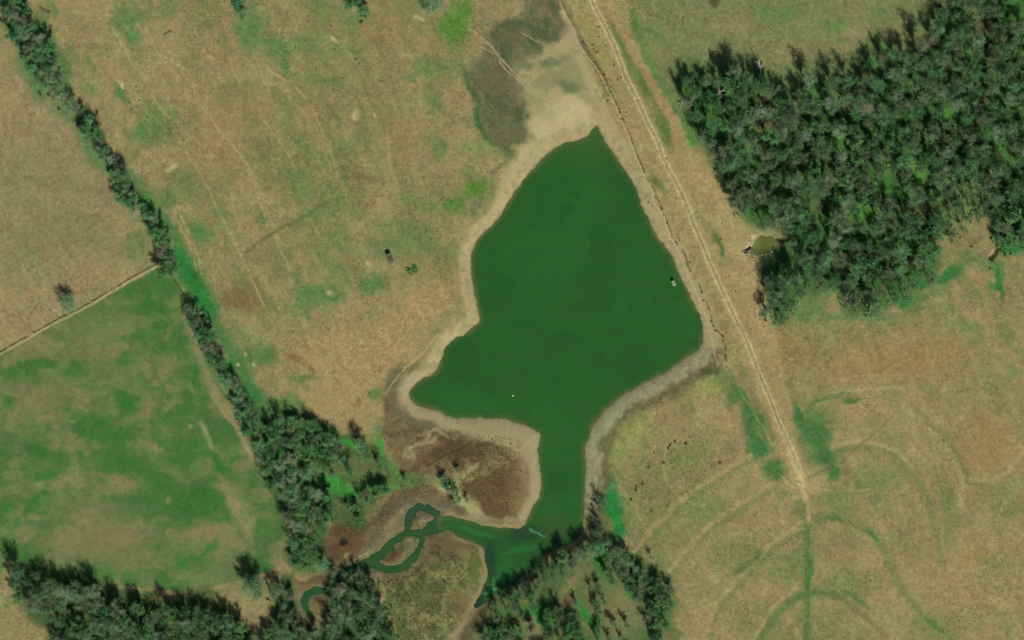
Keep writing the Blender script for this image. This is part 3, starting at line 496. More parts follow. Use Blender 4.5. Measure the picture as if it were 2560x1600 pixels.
# ------------------------------------------------------------------ material helpers
def new_mat(name, rough=0.9, spec=0.2):
    m = bpy.data.materials.new(name); m.use_nodes = True
    b = m.node_tree.nodes["Principled BSDF"]
    b.inputs["Roughness"].default_value = rough; b.inputs["Specular IOR Level"].default_value = spec
    return m, m.node_tree, b
def noise_node(nt, scale, detail=3, coord=None):
    n = nt.nodes.new("ShaderNodeTexNoise"); n.inputs["Scale"].default_value = scale; n.inputs["Detail"].default_value = detail
    if coord: nt.links.new(coord, n.inputs["Vector"])
    return n
def attr_mat(name, rough, spec, s1, s2, lo, hi, bump=0.0, bscale=1.0):
    m, nt, b = new_mat(name, rough, spec)
    at = nt.nodes.new("ShaderNodeAttribute"); at.attribute_name = "Col"
    tc = nt.nodes.new("ShaderNodeTexCoord")
    n1 = noise_node(nt, s1, 4, tc.outputs["Object"]); n2 = noise_node(nt, s2, 3, tc.outputs["Object"])
    ad = nt.nodes.new("ShaderNodeMath"); ad.operation = 'ADD'
    nt.links.new(n1.outputs[0], ad.inputs[0]); nt.links.new(n2.outputs[0], ad.inputs[1])
    mr = nt.nodes.new("ShaderNodeMapRange"); mr.inputs[1].default_value = 0.7; mr.inputs[2].default_value = 1.3
    mr.inputs[3].default_value = lo; mr.inputs[4].default_value = hi
    nt.links.new(ad.outputs[0], mr.inputs[0])
    gm = nt.nodes.new("ShaderNodeMath"); gm.operation = 'MULTIPLY_ADD'; gs = nt.nodes.new("ShaderNodeMath"); gs.operation = 'SUBTRACT'; gs.inputs[1].default_value = 1.0
    nt.links.new(mr.outputs[0], gs.inputs[0]); nt.links.new(gs.outputs[0], gm.inputs[0]); nt.links.new(at.outputs["Alpha"], gm.inputs[1]); gm.inputs[2].default_value = 1.0
    vm = nt.nodes.new("ShaderNodeVectorMath"); vm.operation = 'SCALE'
    nt.links.new(at.outputs["Color"], vm.inputs[0]); nt.links.new(gm.outputs[0], vm.inputs["Scale"])
    nt.links.new(vm.outputs[0], b.inputs["Base Color"])
    if bump:
        n3 = noise_node(nt, bscale, 4, tc.outputs["Object"])
        bp = nt.nodes.new("ShaderNodeBump"); bp.inputs["Strength"].default_value = bump; bp.inputs["Distance"].default_value = 0.3
        nt.links.new(n3.outputs[0], bp.inputs["Height"]); nt.links.new(bp.outputs[0], b.inputs["Normal"])
    return m
def tone_mat(name, c1, c2, scale=0.6, rough=0.9, spec=0.15, rnd=0.0):
    m, nt, b = new_mat(name, rough, spec)
    tc = nt.nodes.new("ShaderNodeNewGeometry"); n = noise_node(nt, scale, 3, tc.outputs["Position"])
    mr = nt.nodes.new("ShaderNodeMapRange"); mr.inputs[1].default_value = 0.35; mr.inputs[2].default_value = 0.65
    mx = nt.nodes.new("ShaderNodeMix"); mx.data_type = 'RGBA'
    mx.inputs[6].default_value = (*c1, 1); mx.inputs[7].default_value = (*c2, 1)
    src = n.outputs[0]
    if rnd:
        oi = nt.nodes.new("ShaderNodeObjectInfo")
        ma = nt.nodes.new("ShaderNodeMath"); ma.operation = 'MULTIPLY_ADD'; ma.inputs[1].default_value = rnd; ma.inputs[2].default_value = -rnd / 2
        nt.links.new(oi.outputs["Random"], ma.inputs[0])
        ad = nt.nodes.new("ShaderNodeMath"); ad.operation = 'ADD'; nt.links.new(n.outputs[0], ad.inputs[0]); nt.links.new(ma.outputs[0], ad.inputs[1]); src = ad.outputs[0]
    nt.links.new(src, mr.inputs[0]); nt.links.new(mr.outputs[0], mx.inputs[0]); nt.links.new(mx.outputs[2], b.inputs["Base Color"])
    return m

def tag(o, label, cat, group=None, kind=None):
    o["label"] = label; o["category"] = cat
    if group: o["group"] = group
    if kind: o["kind"] = kind
    return o
def raw_mesh(name, verts, faces_n, faces_flat, mat=None, smooth=False):
    me = bpy.data.meshes.new(name); faces_flat = np.asarray(faces_flat).ravel()
    nv = len(verts); nf = len(faces_flat) // faces_n
    me.vertices.add(nv); me.vertices.foreach_set("co", np.asarray(verts, dtype=np.float32).ravel())
    me.loops.add(nf * faces_n); me.loops.foreach_set("vertex_index", np.asarray(faces_flat, dtype=np.int32).ravel())
    me.polygons.add(nf); me.polygons.foreach_set("loop_start", np.arange(0, nf * faces_n, faces_n, dtype=np.int32))
    if smooth: me.polygons.foreach_set("use_smooth", np.ones(nf, dtype=bool))
    me.update(calc_edges=True)
    if mat: me.materials.append(mat)
    return me
def grid_obj(name, mask_cells, Zs, colors, mat):
    jj, ii = np.nonzero(mask_cells)
    idx = np.full((H, W), -1, dtype=np.int64)
    used = np.zeros((H, W), dtype=bool)
    for dj, di in ((0, 0), (0, 1), (1, 0), (1, 1)): used[jj + dj, ii + di] = True
    uj, ui = np.nonzero(used); idx[uj, ui] = np.arange(len(uj))
    v = np.stack([(X[uj, ui] - CX) * U, (CY - Y[uj, ui]) * U, Zs[uj, ui]], 1)
    f = np.stack([idx[jj, ii], idx[jj + 1, ii], idx[jj + 1, ii + 1], idx[jj, ii + 1]], 1)
    me = raw_mesh(name, v, 4, f, mat, True)
    ca = me.color_attributes.new("Col", 'FLOAT_COLOR', 'POINT')
    rgba = np.ones((len(uj), 4), dtype=np.float32); rgba[:, :3] = alb(colors[uj, ui]); rgba[:, 3] = GR[uj, ui]
    ca.data.foreach_set("color", rgba.ravel())
    o = bpy.data.objects.new(name, me); C.objects.link(o); return o

ground_mat = attr_mat("turf_and_soil", 0.95, 0.05, 1.1, 0.5, 0.84, 1.16, 0.6, 1.3)
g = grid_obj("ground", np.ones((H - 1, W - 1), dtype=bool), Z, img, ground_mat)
g["kind"] = "structure"

# water
wimg = np.zeros((H, W, 3), dtype=np.float32); wimg[:] = (36, 88, 31)
def mixw(m, c): wimg[:] = wimg * (1 - m[..., None]) + col(c) * m[..., None]
mixw(0.4 * ss(0.4, 0.65, fbm(X, Y * 3, 60, 111, 3)), (36, 82, 36))
mixw(0.5 * (1 - ss(-60, -15, lake_only)) * 0 + 0.75 * ss(-26, -2, lake_only + 12 * N1), (52, 82, 34))
mixw(0.85 * ss(-15, 2, lake_only + 8 * N3), (98, 98, 58))
mixw(0.45 * ss(0.5, 0.66, fbm(XW, YW, 150, 114, 3)), (42, 94, 38)); mixw(0.4 * ss(0.54, 0.7, fbm(XW, YW * 1.6, 90, 115, 3)), (30, 78, 36))
north = (1 - ss(330, 440, Y)) * 1.0; mixw(0.7 * north, (64, 92, 44))
ch = ss(0, 8, lake_only); mixw(ch, (42, 76, 46)); mixw(ch * 0.6 * ss(.45, .62, fbm(X, Y, 34, 116, 3)), (66, 86, 50)); mixw(ch * 0.6 * ss(-4, 1, chan_only + 5 * N3), (62, 74, 50)); mixw(ch * 0.8 * ss(-5, 0, chan_only), (34, 52, 38))
sarm = ss(1295, 1330, Y)
mixw(sarm * 0.5, (36, 78, 34))
def wblob(p, rx, ry, c, a, ang=0):
    an = math.radians(ang); x = X - p[0] + 14 * N3 + 8 * N1; y = Y - p[1] + 14 * N4 + 8 * N2
    u = x * math.cos(an) + y * math.sin(an); v = -x * math.sin(an) + y * math.cos(an)
    r = np.sqrt((u / rx) ** 2 + (v / ry) ** 2); mixw(a * (1 - ss(0.5, 1.2, r)), c)
wblob((1315, 1335), 46, 22, (32, 62, 40), 0.8, -10); wblob((1225, 1400), 14, 60, (30, 58, 40), 0.75, 0); wblob((1180, 1535), 16, 60, (26, 46, 34), 0.9, 30)
wblob((1190, 1330), 60, 8, (44, 104, 52), 0.8, 16); wblob((1300, 1375), 60, 9, (34, 104, 44), 0.8, -12); wblob((1262, 1425), 24, 44, (34, 96, 40), 0.7, 20)
wblob((1390, 1320), 50, 40, (52, 80, 38), 0.7, 0); wblob((1334, 1328), 11, 6, (70, 136, 84), 0.75, 30); wblob((1352, 1336), 13, 2.4, (100, 156, 112), 0.7, 32); wblob((1224, 1480), 22, 6, (66, 140, 78), 0.85, -25); wblob((1246, 1472), 14, 5, (84, 150, 92), 0.8, 20)
wblob((1232, 1455), 4, 14, (70, 120, 74), 0.7, 10)
wblob((1182, 1300), 60, 4, (34, 56, 40), 0.6, 14)
mixw(1 - ss(0, 6, poold), (92, 100, 46)); mixw((1 - ss(0, 6, poold)) * (1 - ss(1890, 1906, X + 8 * N3)) * 0.7, (112, 126, 80))
mixw((1 - ss(0, 6, poold)) * ss(612, 628, Y) * 0.6, (70, 82, 38))
wimg *= (1 + 0.10 * (fbm(X, Y * 2.5, 8, 112, 3) - 0.5))[..., None]
water_mat = attr_mat("green_silty_water", 0.32, 0.35, 0.5, 0.12, 0.97, 1.03, 0.03, 1.2)
def cellmask(dist, lim):
    c = dist < lim; return c[:-1, :-1] | c[1:, :-1] | c[:-1, 1:] | c[1:, 1:]
wz = np.zeros((H, W), dtype=np.float32)
w1 = grid_obj("reservoir_water", cellmask(Wd, 5), wz, wimg, water_mat); w1["kind"] = "structure"
w2 = grid_obj("pool_water", cellmask(poold, 4), wz, wimg, water_mat); w2["kind"] = "structure"

# ------------------------------------------------------------------ trees
rnd = random.Random(7)
TWIG_G = tone_mat("grey_green_twigs", (0.27, 0.39, 0.215), (0.12, 0.24, 0.10), 0.05, 0.9, 0.1, 0.35)
TWIG_B = tone_mat("brown_grey_twigs", (0.30, 0.325, 0.20), (0.155, 0.20, 0.105), 0.05, 0.9, 0.1, 0.35)
LEAF = tone_mat("dark_green_foliage", (0.06, 0.20, 0.075), (0.11, 0.26, 0.08), 0.3, 0.8, 0.2, 0.3)
LEAF2 = tone_mat("fresh_green_foliage", (0.10, 0.30, 0.10), (0.16, 0.30, 0.10), 0.3, 0.8, 0.2, 0.3)
TWIG_N = tone_mat("green_tinged_twigs", (0.18, 0.40, 0.17), (0.09, 0.26, 0.085), 0.05, 0.9, 0.1, 0.35)
BARK = tone_mat("grey_bark", (0.13, 0.14, 0.10), (0.08, 0.09, 0.06), 2.0)
PALE = tone_mat("bleached_bark", (0.62, 0.60, 0.50), (0.42, 0.40, 0.32), 1.5)

def tube(verts, faces, p0, p1, r0, r1, n=5):
    p0 = Vector(p0); p1 = Vector(p1); d = (p1 - p0)
    if d.length < 1e-6: return
    q = d.to_track_quat('Z', 'Y'); b = len(verts)
    for p, r in ((p0, r0), (p1, r1)):
        for k in range(n):
            a = 2 * math.pi * k / n; verts.append(p + q @ Vector((math.cos(a) * r, math.sin(a) * r, 0)))
    for k in range(n):
        k2 = (k + 1) % n; faces.append((b + k, b + k2, b + n + k2, b + n + k))
    faces.append(tuple(b + n + k for k in range(n)))
def pymesh(name, verts, faces, mat, smooth=False):
    me = bpy.data.meshes.new(name); me.from_pydata([tuple(v) for v in verts], [], faces); me.update()
    me.materials.append(mat)
    if smooth:
        for p in me.polygons: p.use_smooth = True
    return me

def tree_proto(seed, kind):
    """kind: bare | sparse | leafy. Crown radius about 6 m, height about 11 m, base at the origin."""
    r = random.Random(seed); V = []; Fc = []; tips = []
    R, Ht = 6.0, 11.0
    fork = Vector((r.uniform(-.4, .4), r.uniform(-.4, .4), 3.0))
    tube(V, Fc, (0, 0, -0.4), fork * 0.5, 0.42, 0.34, 7); tube(V, Fc, fork * 0.5, fork, 0.34, 0.28, 7)
    stub = []
    for i in range(11):
        a = 2 * math.pi * (i + r.uniform(-.3, .3)) / 11 * (2 if i > 6 else 1); rad = R * r.uniform(0.55, 0.95) if i < 8 else R * r.uniform(0.05, 0.4)
        top = Vector((math.cos(a) * rad, math.sin(a) * rad, Ht * r.uniform(0.62, 0.8) if i < 8 else Ht * r.uniform(.85, .98)))
        mid = fork.lerp(top, 0.5) + Vector((r.uniform(-.6, .6), r.uniform(-.6, .6), r.uniform(0, .7)))
        tube(V, Fc, fork, mid, 0.17, 0.10, 5); tube(V, Fc, mid, top, 0.10, 0.03, 4)
        stub.append((fork, mid, top))
        for j in range(6):
            t = r.uniform(0.25, 1.0); base = (fork.lerp(mid, t * 2) if t < .5 else mid.lerp(top, t * 2 - 1))
            dr = Vector((r.gauss(0, 1), r.gauss(0, 1), r.gauss(.25, .7))); dr.normalize()
            e = base + dr * r.uniform(1.2, 2.6)
            if Vector((e.x, e.y)).length > R * 1.02 or e.z > Ht or e.z < 2.4: e = base.lerp(e, 0.5)
            tube(V, Fc, base, e, 0.05, 0.015, 3); tips.append((base, e))
    if kind == 'round':
        for j in range(150):
            while True:
                q = Vector((r.uniform(-1, 1), r.uniform(-1, 1), r.uniform(-.8, 1)))
                if q.length < 1: break
            base = Vector((q.x * R * .88, q.y * R * .88, 6.8 + q.z * 4.0)); e = base + Vector((q.x, q.y, q.z + .3)).normalized() * 1.1; tips.append((base, e))
    nt_ = {'round': 34, 'bare': 44, 'sparse': 22, 'leafy': 40}[kind]
    cv = []; cf = []
    for base, e in tips:
        d0 = (e - base).normalized()
        for k in range(nt_):
            t = r.uniform(0.1, 1.15); c = base.lerp(e, t) + Vector((r.gauss(0, .55), r.gauss(0, .55), r.gauss(0, .4)))
            dr = d0 * 0.6 + Vector((r.gauss(0, .75), r.gauss(0, .75), r.gauss(.15, .65))); dr.normalize()
            if kind == 'leafy': L = r.uniform(.35, .7); wv = r.uniform(.3, .5)
            else: L = r.uniform(0.6, 1.5); wv = r.uniform(0.05, 0.12)
            sd = dr.cross(Vector((r.gauss(0, 1), r.gauss(0, 1), r.gauss(0, 1)))); sd.normalize()
            b = len(cv); cv += [c - sd * wv / 2, c + sd * wv / 2, c + dr * L]; cf.append((b, b + 1, b + 2))
    return V, Fc, cv, cf
protos = {}
def get_proto(kind, i, mat, tagname):
    key = (kind, i, mat.name)
    if key not in protos:
        V, Fc, cv, cf = raw_protos[(kind, i)]
        protos[key] = (trunk_me[(kind, i)], pymesh("crown", cv, cf, mat))
    return protos[key]
raw_protos = {}; trunk_me = {}
for kind, cnt in (('bare', 7), ('sparse', 4), ('leafy', 3), ('round', 2)):
    for i in range(cnt):
        raw_protos[(kind, i)] = tree_proto(100 + i * 13 + len(kind), kind)
        trunk_me[(kind, i)] = pymesh("trunk", raw_protos[(kind, i)][0], raw_protos[(kind, i)][1], BARK)

def inpoly(x, y, pts):
    r = False; n = len(pts)
    for i in range(n):
        ax, ay = pts[i]; bx, by = pts[(i + 1) % n]
        if (ay > y) != (by > y) and x < (bx - ax) * (y - ay) / (by - ay) + ax: r = not r
    return r
trees = []     # dicts: x, y, r (metres), kind, mat, region
grid_h = {}
def clear(x, y, dmin):
    gx, gy = int(x // 50), int(y // 50)
    for i in range(gx - 1, gx + 2):
        for j in range(gy - 1, gy + 2):
            for (a, b) in grid_h.get((i, j), ()):
                if (a - x) ** 2 + (b - y) ** 2 < dmin * dmin: return False
    return True
def add_tree(x, y, r, region, kind=None, mat=None, force=False, dmin=None):
    if not force and not clear(x, y, dmin or r / U * (1.04 if region == 'northeast' else 0.78 if region == 'hedge' else 0.92)): return False
    grid_h.setdefault((int(x // 50), int(y // 50)), []).append((x, y))
    if kind is None:
        q = rnd.random() * (1.0 if region in ('northeast', 'southwest', 'south') else (1.2 if region in ('hedge', 'grove') else 1.05)); kind = 'bare' if q < 0.74 else ('sparse' if q < 0.93 else 'leafy')
    if mat is None:
        mat = (LEAF if rnd.random() < .7 else LEAF2) if kind == 'leafy' else (TWIG_G if rnd.random() < 0.84 else TWIG_B)
        if mat is TWIG_G and rnd.random() < {'grove': .6, 'hedge': .35, 'northeast': .25, 'belt': .3}.get(region, 0): mat = TWIG_N
    trees.append(dict(x=x, y=y, r=r, kind=kind, mat=mat, region=region)); return True
def fill_poly(pts, region, rlo, rhi, tries, gaps=(), **kw):
    q = np.array(pts); x0, x1, y0, y1 = q[:, 0].min(), q[:, 0].max(), q[:, 1].min(), q[:, 1].max()
    for _ in range(tries):
        x = rnd.uniform(x0, x1); y = rnd.uniform(y0, y1)
        if not inpoly(x, y, pts): continue
        if any(((x - a) / rx) ** 2 + ((y - b) / ry) ** 2 < 1 for (a, b), rx, ry in gaps): continue
        add_tree(x, y, rnd.uniform(rlo, rhi), region, **kw)
def fill_strip(pts, wd, region, rlo, rhi, tries, **kw):
    L = [math.dist(pts[i], pts[i + 1]) for i in range(len(pts) - 1)]
    for _ in range(tries):
        i = rnd.choices(range(len(L)), L)[0]; t = rnd.random()
        x = pts[i][0] * (1 - t) + pts[i + 1][0] * t + rnd.uniform(-wd, wd); y = pts[i][1] * (1 - t) + pts[i + 1][1] * t + rnd.uniform(-wd * .5, wd * .5)
        add_tree(x, y, rnd.uniform(rlo, rhi), region, **kw)

# single trees
add_tree(170, 758, 5.8, 'lone', 'round', TWIG_G, True)
add_tree(592, 12, 7.0, 'top1', 'leafy', LEAF, True); add_tree(604, 40, 4.6, 'top1', 'bare', TWIG_G, True)
add_tree(880, 14, 6.2, 'top2', 'leafy', LEAF, True); add_tree(908, 32, 5.0, 'top2', 'leafy', LEAF2, True)
add_tree(1076, 8, 7.6, 'top3', 'round', TWIG_G, True); add_tree(1098, 20, 5.4, 'top3', 'sparse', TWIG_G, True)
# western hedgerow
fill_strip(F((20, -10), (50, 50), (85, 110)), 32, 'hedge', 4.8, 6.8, 90)
fill_strip(F((90, 120), (105, 170), (125, 200)), 34, 'hedge', 4.6, 6.6, 90)
fill_strip(F((130, 212), (155, 238), (185, 258), (205, 280)), 11, 'hedge', 3.0, 4.4, 50)
fill_strip(F((205, 278), (220, 310), (240, 355), (258, 388)), 16, 'hedge', 4.0, 5.8, 60)
fill_strip(F((278, 415), (300, 455), (320, 500)), 20, 'hedge', 4.2, 6.2, 70)
fill_strip(F((352, 515), (368, 545), (390, 595), (408, 650)), 17, 'hedge', 4.0, 5.8, 80)
fill_strip(F((463, 735), (480, 790), (512, 850), (535, 895), (562, 940), (590, 985), (605, 1020)), 19, 'hedge', 4.2, 5.8, 160)
fill_strip(F((620, 1040), (635, 1090), (655, 1140)), 24, 'hedge', 4.0, 5.8, 60)
# grove beside the marsh
GROVE = QC((1240, 500), (1350, 470), (1480, 480), (1600, 560), (1650, 620), (1650, 720), (1560, 740), (1480, 720), (1420, 760), (1560, 800), (1580, 880), (1540, 960), (1520, 1060), (1560, 1170), (1400, 1200), (1380, 1110), (1400, 1000), (1330, 880), (1270, 740))
fill_poly(GROVE, 'grove', 4.2, 6.2, 500, [(QC((1330, 640))[0], 16, 30)])
fill_strip(QC((1700, 600), (1760, 640), (1780, 680)), 16, 'grove', 4.5, 6.0, 20)
fill_strip(QC((1640, 880), (1700, 850), (1780, 820), (1810, 790)), 18, 'grove', 3.8, 5.0, 30)
fill_strip(QC((1680, 930), (1700, 960)), 14, 'grove', 4.0, 5.4, 10)
fill_strip(QC((2090, 730), (2120, 780), (2150, 840), (2160, 870)), 9, 'marsh', 3.2, 4.4, 20)
add_tree(*QC((2210, 850))[0], 2.6, 'marsh', 'bare', TWIG_G); add_tree(*QC((2158, 710))[0], 2.6, 'marsh', 'bare', TWIG_G)
add_tree(*QC((1910, 750))[0], 2.8, 'marsh', 'bare', TWIG_G)
add_tree(*QC((1580, 1190))[0], 4.6, 'grove', 'bare', TWIG_B)
# south-west wood
fill_poly(QC((90, 1190), (200, 1215), (300, 1240), (420, 1260), (520, 1310), (620, 1350), (760, 1360), (860, 1380), (960, 1360), (1050, 1400), (1130, 1440), (1200, 1520), (1210, 1600), (270, 1600), (270, 1430), (160, 1370), (80, 1310)), 'southwest', 4.4, 6.4, 1400)
# south wood round the small loop of the creek
add_tree(*QC((1205, 1255))[0], 7.4, 'south', 'round', TWIG_G, True); add_tree(*QC((1180, 1225))[0], 5.5, 'south', 'bare', TWIG_G, True)
fill_strip(QC((1250, 1290), (1330, 1250)), 16, 'south', 4.2, 5.2, 16)
fill_strip(QC((1385, 1260), (1370, 1340), (1340, 1420)), 12, 'south', 3.6, 5.0, 26)
fill_poly(QC((1640, 1240), (1700, 1260), (1760, 1310), (1830, 1340), (1800, 1420), (1880, 1500), (1900, 1600), (1230, 1600), (1240, 1500), (1330, 1420), (1400, 1400), (1460, 1450), (1560, 1440), (1570, 1330), (1600, 1270)), 'south', 4.2, 6.2, 800)
# south-east belts beside the narrow arm
fill_strip(QD((425, 850), (415, 900), (400, 960), (405, 1020)), 9, 'belt', 3.0, 4.2, 40)
fill_strip(QD((400, 1060), (330, 1110), (260, 1150), (190, 1200), (120, 1240), (50, 1290), (-20, 1340), (-90, 1390)), 22, 'belt', 3.6, 5.2, 170)
fill_strip(QD((430, 1040), (480, 1100), (540, 1150), (600, 1200), (660, 1250), (720, 1310), (720, 1370)), 24, 'belt', 3.2, 5.0, 130)
fill_strip(QD((640, 1350), (700, 1400)), 18, 'belt', 3.2, 4.4, 14)
fill_strip(QD((400, 1330), (410, 1420), (400, 1510)), 8, 'belt', 2.4, 3.6, 24)
fill_strip(QD((150, 1390), (230, 1420), (300, 1460), (330, 1520), (310, 1590)), 22, 'belt', 3.6, 5.4, 60)
fill_strip(QD((-100, 1460), (-60, 1530), (0, 1590)), 30, 'belt', 3.6, 5.4, 40)
fill_strip(QD((690, 1500), (720, 1560)), 14, 'belt', 4.0, 5.4, 16)
fill_poly(QD((-110, 1420), (60, 1350), (180, 1330), (300, 1390), (380, 1500), (360, 1610), (-150, 1610)), 'belt', 3.2, 4.8, 60)
fill_poly(QD((300, 1180), (420, 1150), (560, 1330), (640, 1450), (620, 1600), (330, 1600), (300, 1330)), 'belt', 2.2, 3.4, 16, kind='bare')
fill_poly(SEW, 'belt', 2.2, 3.2, 22, kind='bare')
fill_strip(QD((470, 1180), (560, 1260), (640, 1330), (680, 1420)), 26, 'belt', 3.0, 4.4, 60)
fill_strip(QC((1640, 1190), (1700, 1230), (1780, 1250)), 14, 'south', 3.4, 4.8, 20)
fill_strip(QC((1560, 1230), (1590, 1300), (1600, 1400)), 12, 'south', 3.6, 5.0, 30)
add_tree(*QD((655, 1120))[0], 2.6, 'belt', 'sparse', TWIG_G)
# north-east wood
gaps = [((1925, 632), 50, 58), ((1922, 668), 40, 36), (QB((1560, 690))[0], 20, 30), (QB((1890, 840))[0], 16, 34), (QB((2050, 560))[0], 36, 10), (QB((1670, 1020))[0], 20, 30), (QB((1370, 980))[0], 18, 26), (QB((1230, 640))[0], 14, 30), (QB((1790, 900))[0], 14, 26), (QB((2020, 690))[0], 30, 10), (QB((1530, 870))[0], 16, 16), (QB((1930, 980))[0], 12, 18), (QB((1840, 200))[0], 8, 30), (QB((1530, 1140))[0], 10, 44), (QB((1310, 1360))[0], 8, 18), (QB((2380, 60))[0], 20, 30), (QB((1830, 1220))[0], 30, 8)]
fill_poly(NEP, 'northeast', 4.6, 7.2, 4200, gaps)
fill_poly(QB((1215, 1340), (1310, 1280), (1430, 1150), (1490, 1230), (1480, 1370), (1380, 1330), (1300, 1340), (1250, 1440), (1200, 1440)), 'northeast', 4.4, 6.2, 200)
fill_strip(QB((1540, 1380), (1640, 1430), (1740, 1400), (1850, 1340), (1960, 1250), (2010, 1160)), 12, 'northeast', 4.4, 6.0, 60)
fill_poly(F((2205, 440), (2290, 400), (2350, 410), (2340, 470), (2290, 520), (2240, 580), (2215, 590)), 'northeast', 3.8, 5.4, 160, kind='sparse', mat=TWIG_G)

HF = {'belt': 1.4, 'hedge': 1.15, 'northeast': 1.55, 'southwest': 1.5, 'south': 1.25, 'grove': 1.15, 'lone': 0.85, 'marsh': 1.1}
REG = {'hedge': ('the western hedgerow', 'trees of the western hedgerow'), 'grove': ('the hedgerow-end grove', 'trees of the marshside grove'),
       'southwest': ('the bottom left wood', 'trees of the south-west wood'), 'south': ('the creek loop wood', 'trees of the creekside wood'),
       'belt': ('the south-east tree belts', 'trees of the south-east belts'), 'northeast': ('the north-east wood', 'trees of the north-east wood'), 'marsh': ('the reddish marsh', 'small trees on the marsh')}
def ordw(n):
    small = ['', 'first', 'second', 'third', 'fourth', 'fifth', 'sixth', 'seventh', 'eighth', 'ninth', 'tenth', 'eleventh', 'twelfth', 'thirteenth', 'fourteenth', 'fifteenth', 'sixteenth', 'seventeenth', 'eighteenth', 'nineteenth', 'twentieth']
    if n <= 20: return small[n]
    if n >= 100: return 'hundred and ' + ordw(n - 100) if n > 100 else 'hundredth'
    t = {2: 'twenty', 3: 'thirty', 4: 'forty', 5: 'fifty', 6: 'sixty', 7: 'seventy', 8: 'eighty', 9: 'ninety'}[n // 10]
    return t + '-' + small[n % 10] if n % 10 else t[:-1] + 'ieth'
in_view = [t for t in trees if -25 < t['x'] < 2585 and -25 < t['y'] < 1625]
singles_reg = ('lone', 'top1', 'top2', 'top3', 'marsh')
def score(t):
    s = t['r']
    if t['region'] in singles_reg: s += 20
    elif t['region'] in ('hedge',): s += 3
    elif t['region'] in ('belt', 'grove', 'south', 'southwest'): s += 0.6
    edge = min(t['x'], 2560 - t['x'], t['y'], 1600 - t['y'])
    if edge < 0: s -= 3
    return s
in_view.sort(key=score, reverse=True)
indiv = in_view[:296]; ids = set(id(t) for t in indiv)
mass = [t for t in trees if id(t) not in ids]

LOOK = {'green_tinged_twigs': 'green-tinged bare', 'grey_green_twigs': 'bare grey-green', 'brown_grey_twigs': 'bare brownish-grey', 'dark_green_foliage': 'leafy dark green', 'fresh_green_foliage': 'leafy fresh green'}
single_labels = {'lone': ['lone bare grey tree standing in the tan western field above the fence line'],
    'top1': ['dark green leafy tree cut by the top edge, with a green grass tongue below it', 'small bare grey-green tree just below the dark leafy tree at the top edge'],
    'top2': ['dark green leafy tree at the top edge of the middle pasture', 'fresh green leafy bush-like tree touching the dark tree at the top edge'],
    'top3': ['bare grey tree at the top edge left of the bright green patch', 'thin bare tree close against the grey tree at the top edge']}
byreg = {}
for t in indiv: byreg.setdefault(t['region'], []).append(t)
for reg, ts in byreg.items():
    if reg in single_labels:
        for t, l in zip([q for q in trees if q['region'] == reg], single_labels[reg]): t['label'] = l
        continue
    place = REG[reg][0]
    ts.sort(key=lambda t: t['y'])
    if reg in ('hedge', 'marsh'):
        for i, t in enumerate(ts): t['label'] = f"{LOOK[t['mat'].name]} tree, {ordw(i + 1)} from the top end of {place}"
    else:
        n = len(ts); rows = max(1, round(math.sqrt(n / 1.6))); per = math.ceil(n / rows)
        for k in range(rows):
            row = sorted(ts[k * per:(k + 1) * per], key=lambda t: t['x'])
            for i, t in enumerate(row):
                t['label'] = f"{LOOK[t['mat'].name]} tree in {place}, {ordw(k + 1)} row down, {ordw(i + 1)} from its left"
first_tree = {}
for n, t in enumerate(indiv):
    i = rnd.randrange({'bare': 7, 'sparse': 4, 'leafy': 3, 'round': 2}[t['kind']])
    tm, cm = get_proto(t['kind'], i, t['mat'], '')
    key = (t['kind'], i, t['mat'].name)
    root = bpy.data.objects.new("leafy_tree" if t['mat'] in (LEAF, LEAF2) else "bare_tree", None)
    C.objects.link(root); root.empty_display_size = 0.5
    s = t['r'] / 6.0; hz = s * rnd.uniform(0.85, 1.15) * HF.get(t['region'], 1.05)
    root.location = (wx(t['x']), wy(t['y']), zat(t['x'], t['y']))
    root.rotation_euler = (0, 0, rnd.uniform(0, 6.28)); root.scale = (s, s, hz)
    tag(root, t['label'], "tree", REG[t['region']][1] if t['region'] in REG else None)
    if key not in first_tree:
        a = bpy.data.objects.new("trunk", tm); b = bpy.data.objects.new("crown", cm); first_tree[key] = (a, b)
    else:
        a = first_tree[key][0].copy(); b = first_tree[key][1].copy()
    for o in (a, b): C.objects.link(o); o.parent = root
